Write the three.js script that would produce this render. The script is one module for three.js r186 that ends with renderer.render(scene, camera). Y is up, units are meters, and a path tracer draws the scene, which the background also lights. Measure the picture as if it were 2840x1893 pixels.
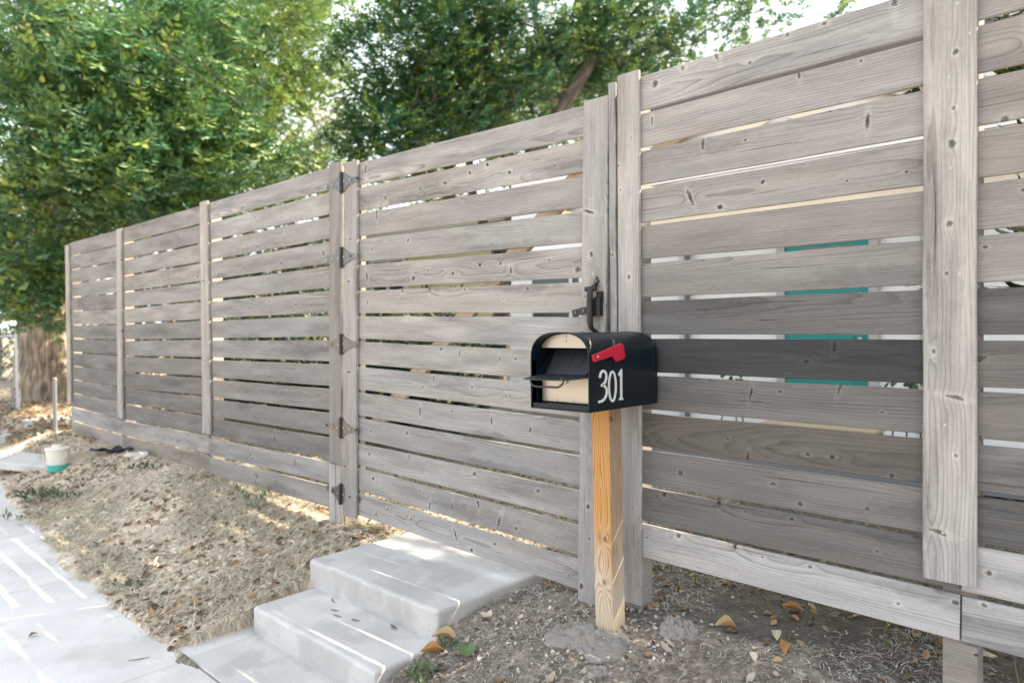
import * as THREE from 'three';
import { RoundedBoxGeometry } from 'three/addons/geometries/RoundedBoxGeometry.js';
import { mergeGeometries } from 'three/addons/utils/BufferGeometryUtils.js';

// ------------------------------------------------------------------ camera, sky, sun, exposure
const scene = new THREE.Scene();
const camera = new THREE.PerspectiveCamera(51.97, 1024 / 682, 0.05, 600);
camera.position.set(0, 1.54, 2.55);
camera.rotation.set(THREE.MathUtils.degToRad(-0.77), THREE.MathUtils.degToRad(42.96), THREE.MathUtils.degToRad(-0.41), 'YXZ');
camera.focus = 2.85; camera.userData.fStop = 2.0;
const renderer = new THREE.WebGLRenderer({ antialias: true });
renderer.toneMapping = THREE.LinearToneMapping;
renderer.toneMappingExposure = 4.8;
renderer.shadowMap.enabled = true;
const SUN = new THREE.Vector3(0.47, 1.05, -1).normalize();
{
  const w = 256, h = 128, d = new Float32Array(w * h * 4), v = new THREE.Vector3();
  for (let j = 0; j < h; j++) for (let i = 0; i < w; i++) {
    const th = (j + 0.5) / h * Math.PI - Math.PI / 2, ph = (i + 0.5) / w * Math.PI * 2 - Math.PI, y = Math.max(0, Math.sin(th));
    v.set(Math.cos(th) * Math.cos(ph), Math.sin(th), Math.cos(th) * Math.sin(ph));
    const ang = Math.acos(Math.max(-1, Math.min(1, v.dot(SUN)))), glow = 0.42 * Math.exp(-ang / 0.55), k = Math.pow(1 - y, 2.2), o = (j * w + i) * 4;
    d[o] = 0.275 + 0.20 * k + glow; d[o + 1] = 0.305 + 0.185 * k + glow * 0.97; d[o + 2] = 0.355 + 0.15 * k + glow * 0.90; d[o + 3] = 1;
  }
  const sky = new THREE.DataTexture(d, w, h, THREE.RGBAFormat, THREE.FloatType);
  sky.mapping = THREE.EquirectangularReflectionMapping; sky.magFilter = THREE.LinearFilter; sky.needsUpdate = true;
  scene.background = sky; scene.environment = sky;
}
const sun = new THREE.DirectionalLight(new THREE.Color(1, 0.86, 0.68), 4.6);
sun.position.copy(SUN).multiplyScalar(60); sun.castShadow = true; sun.shadow.mapSize.set(4096, 4096);
Object.assign(sun.shadow.camera, { left: -24, right: 24, top: 24, bottom: -24, near: 1, far: 120 });
scene.add(sun, sun.target);

// ------------------------------------------------------------------ helpers
function rng(seed) { let a = seed >>> 0; return () => { a = (a + 0x6D2B79F5) | 0; let t = Math.imul(a ^ (a >>> 15), 1 | a); t = (t + Math.imul(t ^ (t >>> 7), 61 | t)) ^ t; return ((t ^ (t >>> 14)) >>> 0) / 4294967296; }; }
const lerp = (a, b, t) => a + (b - a) * t, clamp = (x, a = 0, b = 1) => x < a ? a : x > b ? b : x, smooth = (a, b, x) => { const t = clamp((x - a) / (b - a)); return t * t * (3 - 2 * t); };
const TAB = new Float32Array(65536); { const r = rng(99); for (let i = 0; i < 65536; i++) TAB[i] = r() * 2 - 1; }
function vn(x, y, s = 0) {   // value noise, -1..1
  const xi = Math.floor(x), yi = Math.floor(y), fx = x - xi, fy = y - yi, u = fx * fx * (3 - 2 * fx), v = fy * fy * (3 - 2 * fy);
  const a = (xi + s * 37) & 255, b = (xi + 1 + s * 37) & 255, c = ((yi + s * 91) & 255) << 8, e = ((yi + 1 + s * 91) & 255) << 8;
  const p = TAB[a | c], q = TAB[b | c], r = TAB[a | e], t = TAB[b | e];
  return p + (q - p) * u + (r - p + (p - q - r + t) * u) * v;
}
const fbm = (x, y, s = 0, n = 4) => { let a = 0, k = 0.5; for (let i = 0; i < n; i++) { a += k * vn(x, y, s + i); x = x * 2.03 + 17.1; y = y * 2.03 + 3.7; k *= 0.5; } return a; };
const C = (r, g, b) => new THREE.Color().setRGB(r, g, b);
const taken = new Map();
function numbered(n) { const k = taken.get(n) || 0; taken.set(n, k + 1); return k ? n + '_' + String(k).padStart(3, '0') : n; }
function tag(o, label, category, group, kind) { o.userData.label = label; o.userData.category = category; if (group) o.userData.group = group; if (kind) o.userData.kind = kind; return o; }
function shadow(o) { o.castShadow = true; o.receiveShadow = true; return o; }
function part(name, geo, mat, parent) { const m = shadow(new THREE.Mesh(geo, mat)); m.name = name; parent.add(m); return m; }
function top(name, geo, mat) { const m = shadow(new THREE.Mesh(geo, mat)); m.name = numbered(name); scene.add(m); return m; }
function group(name, x = 0, y = 0, z = 0) { const g = new THREE.Group(); g.name = numbered(name); g.position.set(x, y, z); scene.add(g); return g; }
function structure(name, geo, mat) { const m = top(name, geo, mat); m.userData.kind = 'structure'; return m; }
function boxUV(g0, s = 1, off = 0) {   // uv in metres by the way a face points
  const g = g0.index ? g0.toNonIndexed() : g0, p = g.attributes.position, n = g.attributes.normal, uv = new Float32Array(p.count * 2);
  for (let i = 0; i < p.count; i += 3) {
    let nx = 0, ny = 0, nz = 0; for (let k = 0; k < 3; k++) { nx += n.getX(i + k); ny += n.getY(i + k); nz += n.getZ(i + k); }
    nx = Math.abs(nx); ny = Math.abs(ny); nz = Math.abs(nz);
    for (let k = 0; k < 3; k++) {
      const x = p.getX(i + k), y = p.getY(i + k), z = p.getZ(i + k), [u, v] = ny >= nx && ny >= nz ? [x, z] : nx >= nz ? [z, y] : [x, y];
      uv[(i + k) * 2] = u * s + off; uv[(i + k) * 2 + 1] = v * s + off * 0.7;
    }
  }
  g.setAttribute('uv', new THREE.BufferAttribute(uv, 2)); return g;
}
const box = (x0, x1, y0, y1, z0, z1, r = 0) => { const g = r ? new RoundedBoxGeometry(x1 - x0, y1 - y0, z1 - z0, 3, r) : new THREE.BoxGeometry(x1 - x0, y1 - y0, z1 - z0); g.translate((x0 + x1) / 2, (y0 + y1) / 2, (z0 + z1) / 2); return boxUV(g); };
function tube(pts, radii, seg = 24, sides = 8, bumpy = 0, seed = 1) {   // tapered tube through points
  const curve = new THREE.CatmullRomCurve3(pts.map((p) => new THREE.Vector3(...p))), fr = curve.computeFrenetFrames(seg, false), P = [], U = [], I = [], len = curve.getLength();
  for (let i = 0; i <= seg; i++) {
    const t = i / seg, c = curve.getPointAt(t), k = t * (radii.length - 1), a = Math.min(radii.length - 2, Math.floor(k)), r = lerp(radii[a], radii[a + 1], k - a);
    for (let j = 0; j <= sides; j++) {
      const an = j / sides * Math.PI * 2, jj = j % sides, q = r * (1 + bumpy * vn(jj * 0.9 + seed * 7, t * len * 2.1, seed)), x = Math.cos(an) * q, y = Math.sin(an) * q;
      P.push(c.x + fr.normals[i].x * x + fr.binormals[i].x * y, c.y + fr.normals[i].y * x + fr.binormals[i].y * y, c.z + fr.normals[i].z * x + fr.binormals[i].z * y);
      U.push(j / sides * Math.max(0.2, radii[0] * 6.28), t * len);
    }
  }
  for (let i = 0; i < seg; i++) for (let j = 0; j < sides; j++) { const a = i * (sides + 1) + j, b = a + sides + 1; I.push(a, b, a + 1, b, b + 1, a + 1); }
  const g = new THREE.BufferGeometry(); g.setAttribute('position', new THREE.Float32BufferAttribute(P, 3)); g.setAttribute('uv', new THREE.Float32BufferAttribute(U, 2)); g.setIndex(I); g.computeVertexNormals(); return g;
}
const merge = (list) => mergeGeometries(list.map((g) => { const h = g.index ? g.toNonIndexed() : g; for (const k of Object.keys(h.attributes)) if (!['position', 'normal', 'uv', 'color'].includes(k)) h.deleteAttribute(k); return h; }));
function extrude(pts, depth, bevel = 0) {
  const s = new THREE.Shape(pts.map(([x, y]) => new THREE.Vector2(x, y)));
  return boxUV(new THREE.ExtrudeGeometry(s, { depth, bevelEnabled: bevel > 0, bevelThickness: bevel, bevelSize: bevel, bevelSegments: 2, curveSegments: 12 }));
}
function dataTex(w, h, fill, srgb, repeat = true) {   // fill(x, y, out) -> linear rgb 0..1 (stored as sRGB bytes when srgb)
  const d = new Uint8Array(w * h * 4), o = [0, 0, 0];
  for (let y = 0; y < h; y++) for (let x = 0; x < w; x++) { fill(x, y, o); const i = (y * w + x) * 4; for (let k = 0; k < 3; k++) d[i + k] = 255 * (srgb ? enc(o[k]) : clamp(o[k])); d[i + 3] = 255; }
  return finish(new THREE.DataTexture(d, w, h), srgb, repeat);
}
function finish(t, srgb, repeat = true) { t.wrapS = t.wrapT = repeat ? THREE.RepeatWrapping : THREE.ClampToEdgeWrapping; t.magFilter = THREE.LinearFilter; t.minFilter = THREE.LinearMipmapLinearFilter; t.generateMipmaps = true; if (srgb) t.colorSpace = THREE.SRGBColorSpace; t.needsUpdate = true; return t; }
const ENC = new Float32Array(4097); for (let i = 0; i <= 4096; i++) { const c = i / 4096; ENC[i] = c <= 0.0031308 ? c * 12.92 : 1.055 * Math.pow(c, 1 / 2.4) - 0.055; }
const enc = (c) => ENC[clamp(Math.round(c * 4096), 0, 4096)];
const std = (o) => new THREE.MeshStandardMaterial(o), phys = (o) => new THREE.MeshPhysicalMaterial(o);

// ------------------------------------------------------------------ weathered timber: strips of 2.4 m x 0.145 m, sixteen to a sheet
const SHEETS = 3, ROWS = 16, SW = 2048, SH = 2048, RH = SH / ROWS, STRIP_LEN = 2.4, STRIP_W = 0.145;
function woodRow(out, bump, W, y0, rows, seed, opt = {}) {
  const r = rng(seed * 977 + 5), len = opt.len ?? STRIP_LEN, wid = opt.wid ?? STRIP_W;
  const v0 = (r() * 2 - 1) * 0.12, h0 = 0.015 + r() * 0.07, space = 0.0052 + r() * 0.0055, contrast = 0.62 + r() * 0.38, wander = 0.014 + r() * 0.045, knots = opt.knots ?? [], checks = [];
  if (!opt.knots) {
    const n = 9 + Math.floor(r() * 9), line = (r() - 0.5) * 0.08, clear = r() < 0.2;
    for (let i = 0; i < (clear ? 2 : n); i++) {
      const spike = r() < 0.2, R = spike ? 0.004 + r() * 0.003 : 0.0036 + Math.pow(r(), 2.0) * 0.0085;
      knots.push({ u: (i + 0.15 + r() * 0.7) / n * len, v: clamp(line + (r() - 0.5) * 0.09, -0.062, 0.062), a: R * (1 + r() * 0.5), b: spike ? R * (2.5 + r() * 3) : R * (0.8 + r() * 0.35), lean: (r() - 0.5) * (spike ? 0.9 : 0.5), dark: 0.7 + r() * 0.3, loose: r() < 0.3, brown: r() });
    }
  }
  for (let i = 0; i < 3; i++) if (r() < 0.8) checks.push({ u: r() * len, v: (r() - 0.5) * 0.13, l: 0.06 + r() * 0.3, w: 0.0004 + r() * 0.0006 });
  const brown = opt.brown ?? r() * 0.55, blot = r() * 0.6 + 0.35, stains = []; for (let i = 0; i < 5; i++) if (r() < 0.7) stains.push({ u: r() * len, v: (r() - 0.5) * 0.2, a: 0.08 + r() * 0.4, b: 0.012 + r() * 0.04, k: 0.06 + r() * 0.24 });
  for (let y = 0; y < rows; y++) for (let x = 0; x < W; x++) {
    const u = x / W * len, v = ((y + 0.5) / rows - 0.5) * wid;
    let dv = v - v0 + 0.006 * vn(u * 1.6, v * 12, seed), hh = h0 + wander * vn(u * 0.85, seed * 3.1, 7) + 0.006 * vn(u * 4, v * 16, seed + 2), rad = Math.sqrt(dv * dv + hh * hh), kn = 0, kring = 0, halo = 0, core = 0, kb = 0, crack = 0;
    for (const k of knots) {
      const du = u - k.u; if (du > 0.14 || du < -0.14) continue;
      const wv = v - k.v, e = du - k.lean * wv, d = Math.sqrt((e * e) / (k.a * k.a) + (wv * wv) / (k.b * k.b)), s = (du * du) / (k.a * k.a * 20) + (wv * wv) / (k.b * k.b * 3.2);
      if (s < 8) rad += k.a * 0.95 * Math.exp(-s);
      if (d < 3) {
        const n = d + 0.3 * vn(du * 260, wv * 260, seed + 4) + 0.25 * vn(du * 90, wv * 90, seed + 5);
        if (n < 1) { kn = Math.max(kn, smooth(1.0, 0.55, n) * k.dark); kring = Math.sin(n * 13); core = Math.max(core, smooth(0.42, 0.1, n) * k.dark); kb = k.brown; }
        if (k.loose) crack = Math.max(crack, smooth(0.14, 0.02, Math.abs(n - 0.95)));
        halo = Math.max(halo, smooth(2.9, 1.1, n) * (n > 0.9 ? 1 : 0));
      }
    }
    const ph = rad / space + 0.35 * vn(u * 5, v * 70, seed + 1), f = ph - Math.floor(ph), late = Math.pow(f, 3.2) * smooth(1, 0.9, f) * contrast * (0.55 + 0.45 * vn(u * 2.2, ph * 0.7, seed + 3));
    const fib = vn(u * 11, v * 950, seed + 5) * 0.55 + vn(u * 34, v * 420, seed + 6) * 0.45, mott = fbm(u * 3.2, v * 22, seed + 8, 3), fine = vn(u * 420, v * 420, seed + 9);
    for (const c of checks) if (u > c.u && u < c.u + c.l) { const cv = c.v + 0.004 * vn(u * 9, c.v * 90, seed), t = (u - c.u) / c.l, wd = c.w * 4 * t * (1 - t); crack = Math.max(crack, smooth(wd + 0.0005, wd, Math.abs(v - cv)) * 0.9); }
    const g = 0.375 * (1 - 0.86 * late) * (1 + 0.17 * fib + 0.48 * mott * blot + 0.08 * fine + 0.20 * halo * (1 - kn)), wb = clamp(brown * 0.6 + 0.45 * fbm(u * 1.3, v * 9, seed + 12, 3) + late * 0.25);
    let R = g * lerp(0.96, 1.03, wb), G = g * lerp(0.975, 0.94, wb), B = g * lerp(0.99, 0.87, wb);
    const kd = Math.max(0.06, 1 - kn * (0.74 + 0.16 * kring) - core * 0.24); R *= kd * (kn > 0 ? 1 + 0.12 * kb * kn : 1); G *= kd; B *= kd * (1 - 0.12 * kb * kn);
    let sn = 0; for (const q of stains) { const du = (u - q.u) / q.a, wv = (v - q.v) / q.b, e = du * du + wv * wv; if (e < 3) sn = Math.max(sn, q.k * smooth(1.5, 0.2, e + 0.9 * fbm(u * 30, v * 60, seed + 15, 2))); } const cd = (1 - 0.8 * crack) * (1 - sn); R *= cd; G *= cd; B *= cd;
    const i = (y0 + y) * W + x; out[i * 4] = 255 * enc(R); out[i * 4 + 1] = 255 * enc(G); out[i * 4 + 2] = 255 * enc(B); out[i * 4 + 3] = 255;
    bump[i] = 255 * clamp(0.62 - 0.3 * late + 0.10 * fib + 0.05 * fine - 0.5 * crack - 0.22 * core + 0.06 * halo);
  }
}
const sheets = [];
for (let s = 0; s < SHEETS; s++) {
  const c = new Uint8Array(SW * SH * 4), b = new Uint8Array(SW * SH);
  for (let k = 0; k < ROWS; k++) woodRow(c, b, SW, k * RH, RH, s * ROWS + k + 1);
  const bt = new THREE.DataTexture(b, SW, SH, THREE.RedFormat);
  sheets.push({ map: finish(new THREE.DataTexture(c, SW, SH), true), bump: finish(bt, false) });
}
const woodMats = new Map();
function woodMat(sheet, tone) {   // tone: [brightness, warmth]
  const key = sheet + '|' + tone.join(); if (woodMats.has(key)) return woodMats.get(key);
  const [l, w] = tone, m = std({ map: sheets[sheet].map, bumpMap: sheets[sheet].bump, bumpScale: 0.0016, roughness: 0.88, color: C(l * (1 + 0.10 * w), l * (1 - 0.01 * w), l * (1 - 0.12 * w)) });
  woodMats.set(key, m); return m;
}
const wr = rng(4242);
function plank(L, w0, w1, t, o = {}) {   // along +x from 0, up from y = 0, front face at z = 0
  const c = o.chamfer ?? 0.0022, seed = o.seed ?? 1, N = Math.max(3, Math.ceil(L / 0.11)), row = o.row ?? 0, P = [], U = [], Nn = [], I = [], wob = o.wob ?? 0.0016;
  const st = [];
  for (let i = 0; i <= N; i++) {
    const x = L * i / N, w = lerp(w0, w1, i / N), lo = wob * vn(x * 3.1, seed * 1.7, 21), hi = w + wob * vn(x * 3.3, seed * 2.3, 22), dz = (o.bow ?? 0.002) * vn(x * 0.9, seed * 3.9, 23);
    st.push({ x, ring: [[lo + c, dz], [hi - c, dz], [hi, dz - c], [hi, dz - t + c], [hi - c, dz - t], [lo + c, dz - t], [lo, dz - t + c], [lo, dz - c]] });
  }
  const uo = o.u ?? 0, vv = (y) => (row + 0.04 + 0.92 * clamp(y / 0.145)) / ROWS;
  for (let e = 0; e < 8; e++) {
    const f = (e + 1) % 8, base = P.length / 3;
    for (let i = 0; i <= N; i++) {
      const a = st[i].ring[e], b = st[i].ring[f], ny = b[1] - a[1], nz = b[0] - a[0], l = Math.hypot(ny, nz) || 1;
      for (const q of [a, b]) { P.push(st[i].x, q[0], q[1]); Nn.push(0, -ny / l, nz / l); }
      const back = e === 4, va = e === 2 ? vv(0.139) : e === 6 ? vv(0.006) : vv(a[0]), vb = e === 2 ? vv(0.145) : e === 6 ? vv(0.0) : vv(b[0]);
      U.push((uo + (back ? L - st[i].x : st[i].x)) / STRIP_LEN, va, (uo + (back ? L - st[i].x : st[i].x)) / STRIP_LEN, vb);
    }
    for (let i = 0; i < N; i++) { const a = base + i * 2; I.push(a, a + 2, a + 1, a + 2, a + 3, a + 1); }
  }
  for (const [i, s] of [[0, -1], [N, 1]]) {
    const base = P.length / 3;
    for (const q of st[i].ring) { P.push(st[i].x, q[0], q[1]); Nn.push(s, 0, 0); U.push((uo + st[i].x + q[1]) / STRIP_LEN, vv(q[0])); }
    for (let k = 1; k < 7; k++) s < 0 ? I.push(base, base + k, base + k + 1) : I.push(base, base + k + 1, base + k);
  }
  const g = new THREE.BufferGeometry(); g.setAttribute('position', new THREE.Float32BufferAttribute(P, 3)); g.setAttribute('normal', new THREE.Float32BufferAttribute(Nn, 3)); g.setAttribute('uv', new THREE.Float32BufferAttribute(U, 2)); g.setIndex(I);
  return g;
}
let boardNo = 0;
function board(parent, name, xa, ya, xb, yb, wa, wb, t, z, tone, o = {}) {   // bottom edge from (xa, ya) to (xb, yb)
  boardNo++; const L = Math.hypot(xb - xa, yb - ya), k = o.strip ?? Math.floor(wr() * SHEETS * ROWS), free = Math.max(0, STRIP_LEN - L - 0.05);
  const m = part(name, plank(L, wa, wb, t, { row: k % ROWS, u: wr() * free, seed: boardNo, ...o }), woodMat(Math.floor(k / ROWS), tone), parent);
  m.position.set(xa, ya, z); m.rotation.z = Math.atan2(yb - ya, xb - xa); return m;
}
function upright(parent, name, x0, x1, y0, y1, t, z, tone, o = {}) {   // a vertical board from y0 to y1, left edge x0, right edge x1
  boardNo++; const L = y1 - y0, k = o.strip ?? Math.floor(wr() * SHEETS * ROWS);
  const m = part(name, plank(L, x1 - x0, x1 - x0, t, { row: k % ROWS, u: wr() * Math.max(0, STRIP_LEN - L - 0.03), seed: boardNo, ...o }), woodMat(Math.floor(k / ROWS), tone), parent);
  m.rotation.z = Math.PI / 2 + (o.lean ?? 0); m.position.set(x1, y0, z); return m;
}

// ------------------------------------------------------------------ surfaces of the setting
function knotsIn(n, seed) { const r = rng(seed), a = []; for (let i = 0; i < n; i++) a.push([r(), r(), r(), r()]); return a; }
const concreteTex = dataTex(1024, 1024, (x, y, o) => {
  const u = x / 1024 * 8, v = y / 1024 * 8, per = (s, f, k) => { const a = vn(u * f % (8 * f), v * f, s), b = vn((u - 8) * f, v * f, s), c = vn(u * f, (v - 8) * f, s), e = vn((u - 8) * f, (v - 8) * f, s), p = smooth(6, 8, u), q = smooth(6, 8, v); return k * lerp(lerp(a, b, p), lerp(c, e, p), q); };
  const big = per(1, 0.45, 1), mid = per(2, 2.2, 1), fine = vn(x * 0.55, y * 0.55, 3), sand = vn(x * 0.93, y * 0.93, 4), pit = smooth(0.72, 0.9, vn(x * 0.21, y * 0.21, 5)) * smooth(0.0, 0.5, mid);
  const stain = smooth(0.15, 0.6, per(7, 0.9, 1) + 0.35 * per(8, 5, 1)), g = 0.58 * (1 + 0.09 * big + 0.09 * mid + 0.07 * fine + 0.06 * sand) * (1 - 0.3 * pit) * (1 - 0.13 * stain);
  o[0] = g * 1.0; o[1] = g * 0.985; o[2] = g * 0.95;
}, true);
const concreteBump = dataTex(512, 512, (x, y, o) => { o[0] = o[1] = o[2] = 0.5 + 0.22 * vn(x * 0.5, y * 0.5, 3) + 0.14 * vn(x * 0.93, y * 0.93, 4) - 0.3 * smooth(0.7, 0.9, vn(x * 0.19, y * 0.19, 5)); }, false);
const concreteMat = (l, warm = 0, rep = 0.55) => { const m = concreteTex.clone(), b = concreteBump.clone(); m.repeat.set(rep, rep); b.repeat.set(rep * 2, rep * 2); m.needsUpdate = b.needsUpdate = true; return std({ map: m, bumpMap: b, bumpScale: 0.0018, roughness: 0.9, color: C(l * (1 + warm), l, l * (1 - warm)) }); };
const soilTex = dataTex(1024, 1024, (x, y, o) => {
  const u = x / 1024 * 16, v = y / 1024 * 16, w = (f, s) => { const p = smooth(12, 16, u), q = smooth(12, 16, v); return lerp(lerp(vn(u * f, v * f, s), vn((u - 16) * f, v * f, s), p), lerp(vn(u * f, (v - 16) * f, s), vn((u - 16) * f, (v - 16) * f, s), p), q); };
  const a = w(0.7, 1), b = w(2.7, 2), c = w(9, 3), e = vn(x * 0.6, y * 0.6, 4), chip = smooth(0.55, 0.75, w(6.3, 6));
  const g = 0.21 * (1 + 0.25 * a + 0.25 * b + 0.3 * c + 0.25 * e) + 0.16 * chip;
  o[0] = g * 1.08; o[1] = g * 0.93; o[2] = g * 0.76;
}, true);
const soilBump = dataTex(512, 512, (x, y, o) => { o[0] = o[1] = o[2] = 0.5 + 0.25 * vn(x * 0.08, y * 0.08, 2) + 0.2 * vn(x * 0.3, y * 0.3, 3) + 0.15 * vn(x * 0.7, y * 0.7, 4); }, false);

// lie of the land: pavement at y = 0, a bank up to the fence line at z = 0, a flat yard behind
const FL = [[-60, 0.10], [-20, 0.12], [-13, 0.15], [-10.2, 0.33], [-9.6, 0.375], [-7.8, 0.365], [-6.6, 0.385], [-5.9, 0.37], [-5.2, 0.325], [-4.4, 0.305], [-3.9, 0.30], [-3.4, 0.265], [-2.4, 0.255], [-2.0, 0.31], [-1.6, 0.345], [-1, 0.33], [2, 0.33], [60, 0.33]];
function along(T, x) { for (let i = 1; i < T.length; i++) if (x < T[i][0]) return lerp(T[i - 1][1], T[i][1], smooth(T[i - 1][0], T[i][0], x)); return T[T.length - 1][1]; }
const EDGE = [[-60, 0.2], [-13, 0.35], [-9.25, 0.80], [-7.64, 0.97], [-6.46, 1.085], [-5.17, 1.15], [-3.4, 1.185], [60, 1.185]];
function land(x, z) {
  const top = along(FL, x), e = along(EDGE, x) + 0.035 * vn(x * 5.3, 3.3, 31) + 0.05 * vn(x * 1.7, 1.1, 32) * (x < -3.5 ? 1 : 0.4), out = smooth(-9.5, -11, x);
  let h;
  if (z <= 0.08) h = top + 0.02 * vn(x * 0.7, z * 0.7, 33) * smooth(-0.4, -1.4, z);
  else if (z < e) { const t = (z - 0.08) / (e - 0.08); h = lerp(top, 0.022, lerp(t, smooth(0, 1, t), 0.45)); }
  else h = lerp(0.022, -0.05, smooth(e, e + 0.05, z));
  h += (0.012 * fbm(x * 1.7, z * 1.7, 34, 3) + 0.010 * fbm(x * 7, z * 7, 35, 2)) * (z < e ? smooth(e, e - 0.3, z) * 0.9 + 0.1 : 0.1);
  const far = smooth(-10.0, -12.0, x); h = lerp(h, z < e ? 0.09 + 0.05 * fbm(x * 0.5, z * 0.5, 36, 2) : h, far);
  const m = Math.exp(-(((x + 1.72) / 0.26) ** 2 + ((z - 0.24) / 0.22) ** 2)); h = lerp(h, 0.30 + 0.012 * vn(x * 14, z * 14, 37), m * 0.75);
  if (x > -3.5 && x < -2.35 && z > -0.35 && z < 1.2) h = Math.min(h, z < 0.49 ? 0.2 : z < 0.76 ? 0.07 : -0.06);
  return h;
}
function axis(dense0, dense1, step, far) { const a = []; for (let x = dense0; x <= dense1 + 1e-6; x += step) a.push(x); let s = step, x = dense1; while (x < far) { s *= 1.35; x += s; a.push(x); } s = step; x = dense0; while (x > -far) { s *= 1.35; x -= s; a.unshift(x); } return a; }
{
  const xs = axis(-10.4, 1.2, 0.05, 300), zs = axis(-1.4, 1.5, 0.04, 300), P = [], U = [], I = [], K = [];
  for (const z of zs) for (const x of xs) {
    P.push(x, land(x, z), z); U.push(x * 0.42, z * 0.42);
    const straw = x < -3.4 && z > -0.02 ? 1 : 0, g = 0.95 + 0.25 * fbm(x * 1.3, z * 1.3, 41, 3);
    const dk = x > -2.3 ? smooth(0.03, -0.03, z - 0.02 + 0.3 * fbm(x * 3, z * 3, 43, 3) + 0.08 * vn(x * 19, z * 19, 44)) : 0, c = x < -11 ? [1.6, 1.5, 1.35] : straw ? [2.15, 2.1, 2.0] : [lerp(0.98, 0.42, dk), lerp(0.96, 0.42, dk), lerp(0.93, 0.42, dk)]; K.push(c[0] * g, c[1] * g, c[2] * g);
  }
  for (let j = 0; j < zs.length - 1; j++) for (let i = 0; i < xs.length - 1; i++) { const a = j * xs.length + i, b = a + xs.length; I.push(a, b, a + 1, b, b + 1, a + 1); }
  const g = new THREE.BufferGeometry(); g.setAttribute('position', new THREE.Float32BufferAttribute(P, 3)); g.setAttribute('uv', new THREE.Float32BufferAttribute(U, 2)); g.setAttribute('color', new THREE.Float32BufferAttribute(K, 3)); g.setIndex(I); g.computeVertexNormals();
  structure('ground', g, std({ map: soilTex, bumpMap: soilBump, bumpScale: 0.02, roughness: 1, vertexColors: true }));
}
// pavement: slabs with tooled joints
{
  const walk = group('sidewalk'); walk.userData.kind = 'structure';
  const cuts = [-14.2, -12.6, -11.0, -9.5, -8.02, -6.445, -5.05, -3.375, -1.75, -0.15, 1.45, 3.05], mats = [concreteMat(1.04), concreteMat(1.0, 0.01), concreteMat(1.06)];
  for (let i = 0; i < cuts.length - 1; i++) {
    const m = part('slab', box(cuts[i] + 0.004, cuts[i + 1] - 0.004, -0.11, 0.001 * (i % 3), cuts[i] < -3.4 ? 0.3 : 1.192, 2.75, 0.006), mats[i % 3], walk);
    m.userData.keep = 1;
  }
  part('slab', box(-3.40, -2.33, -0.12, 0.006, 0.78, 1.184, 0.008), concreteMat(0.86, 0.01), walk);
  structure('kerb_strip', box(-60, 30, -0.14, -0.012, 2.78, 3.7), std({ map: soilTex, roughness: 1, color: C(1.3, 1.3, 1.0) }));
  structure('road', box(-150, 150, -0.3, -0.13, 3.7, 12), std({ roughness: 0.95, color: C(0.11, 0.11, 0.115), map: concreteTex }));
}
// concrete steps up to the gate
{
  const st = group('concrete_steps'), m1 = concreteMat(0.86, 0.005), m2 = concreteMat(0.93, 0.008);
  part('landing', box(-3.47, -2.385, -0.1, 0.29, -0.42, 0.495, 0.022), m1, st);
  part('step', box(-3.425, -2.375, -0.12, 0.143, 0.44, 0.847, 0.02), m2, st);
  tag(st, 'two pale poured concrete steps leading up to the closed wooden gate', 'steps');
}
// driveway corner and kerb beyond the far end of the fence
{
  const flat = (pts, y) => { const s = new THREE.Shape(pts.map(([x, z]) => new THREE.Vector2(x, -z))), g = new THREE.ExtrudeGeometry(s, { depth: 0.1, bevelEnabled: false, curveSegments: 8 }); g.rotateX(-Math.PI / 2); g.translate(0, y - 0.1, 0); return boxUV(g); };
  structure('driveway', flat([[-11.4, 1.2], [-11.55, 0.3], [-12.5, -0.28], [-13.2, -0.86], [-14.2, -1.3], [-14.4, -0.9], [-13.6, -0.2], [-14.2, 0.3], [-14.6, 1.2]], 0.165), concreteMat(0.92));
  structure('asphalt_patch', flat([[-14.0, 1.2], [-13.5, -0.1], [-14.1, -0.85], [-15.6, -1.3], [-16.7, -0.6], [-17.5, 1.2]], 0.17), std({ map: soilTex, roughness: 0.95, color: C(0.62, 0.66, 0.74) }));
  structure('far_kerb', flat([[-16.6, 1.2], [-16.4, -0.6], [-16.25, -1.9], [-16.75, -2.0], [-17.0, -0.7], [-17.3, 1.2]], 0.2), concreteMat(0.95));
}

// ------------------------------------------------------------------ the fence
const EYE = 1.54;
const postTone = [0.78, 0.6], T = 0.0145, TT = 0.02;
// ends of a run: x, height of the first gap's middle above the eye, spacing of the boards
const runs = {
  far: [[-9.637, 1.112, 0.1645], [-8.084, 1.0965, 0.1644]], mid: [[-7.916, 1.099, 0.1650], [-6.027, 1.0935, 0.1620]], near: [[-5.804, 1.0966, 0.1627], [-4.018, 1.094, 0.1611]],
  right: [[-1.6185, 1.0826, 0.1579], [-0.568, 1.0925, 0.1598]],
};
const level = (run, x, k) => { const [a, b] = run, t = (x - a[0]) / (b[0] - a[0]); return EYE + lerp(a[1], b[1], t) - k * lerp(a[2], b[2], t); };
function slats(parent, run, x0, x1, n, gap, tones, name = 'board', lastNames = {}) {
  for (let k = 0; k < n; k++) {
    const g = gap + 0.0022 * (wr() - 0.5), ya = level(run, x0, k + 1) + g, yb = level(run, x1, k + 1) + g, wa = level(run, x0, k) - g - ya, wb = level(run, x1, k) - g - yb, jy = (wr() - 0.5) * 0.003;
    board(parent, lastNames[k] ?? name, x0, ya + jy, x1, yb - jy * 0.5, wa, wb, T, 0.0008 * (wr() - 0.5) * 2, tones[k], {});
  }
}
const tn = (l, w) => [l, w];
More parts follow.
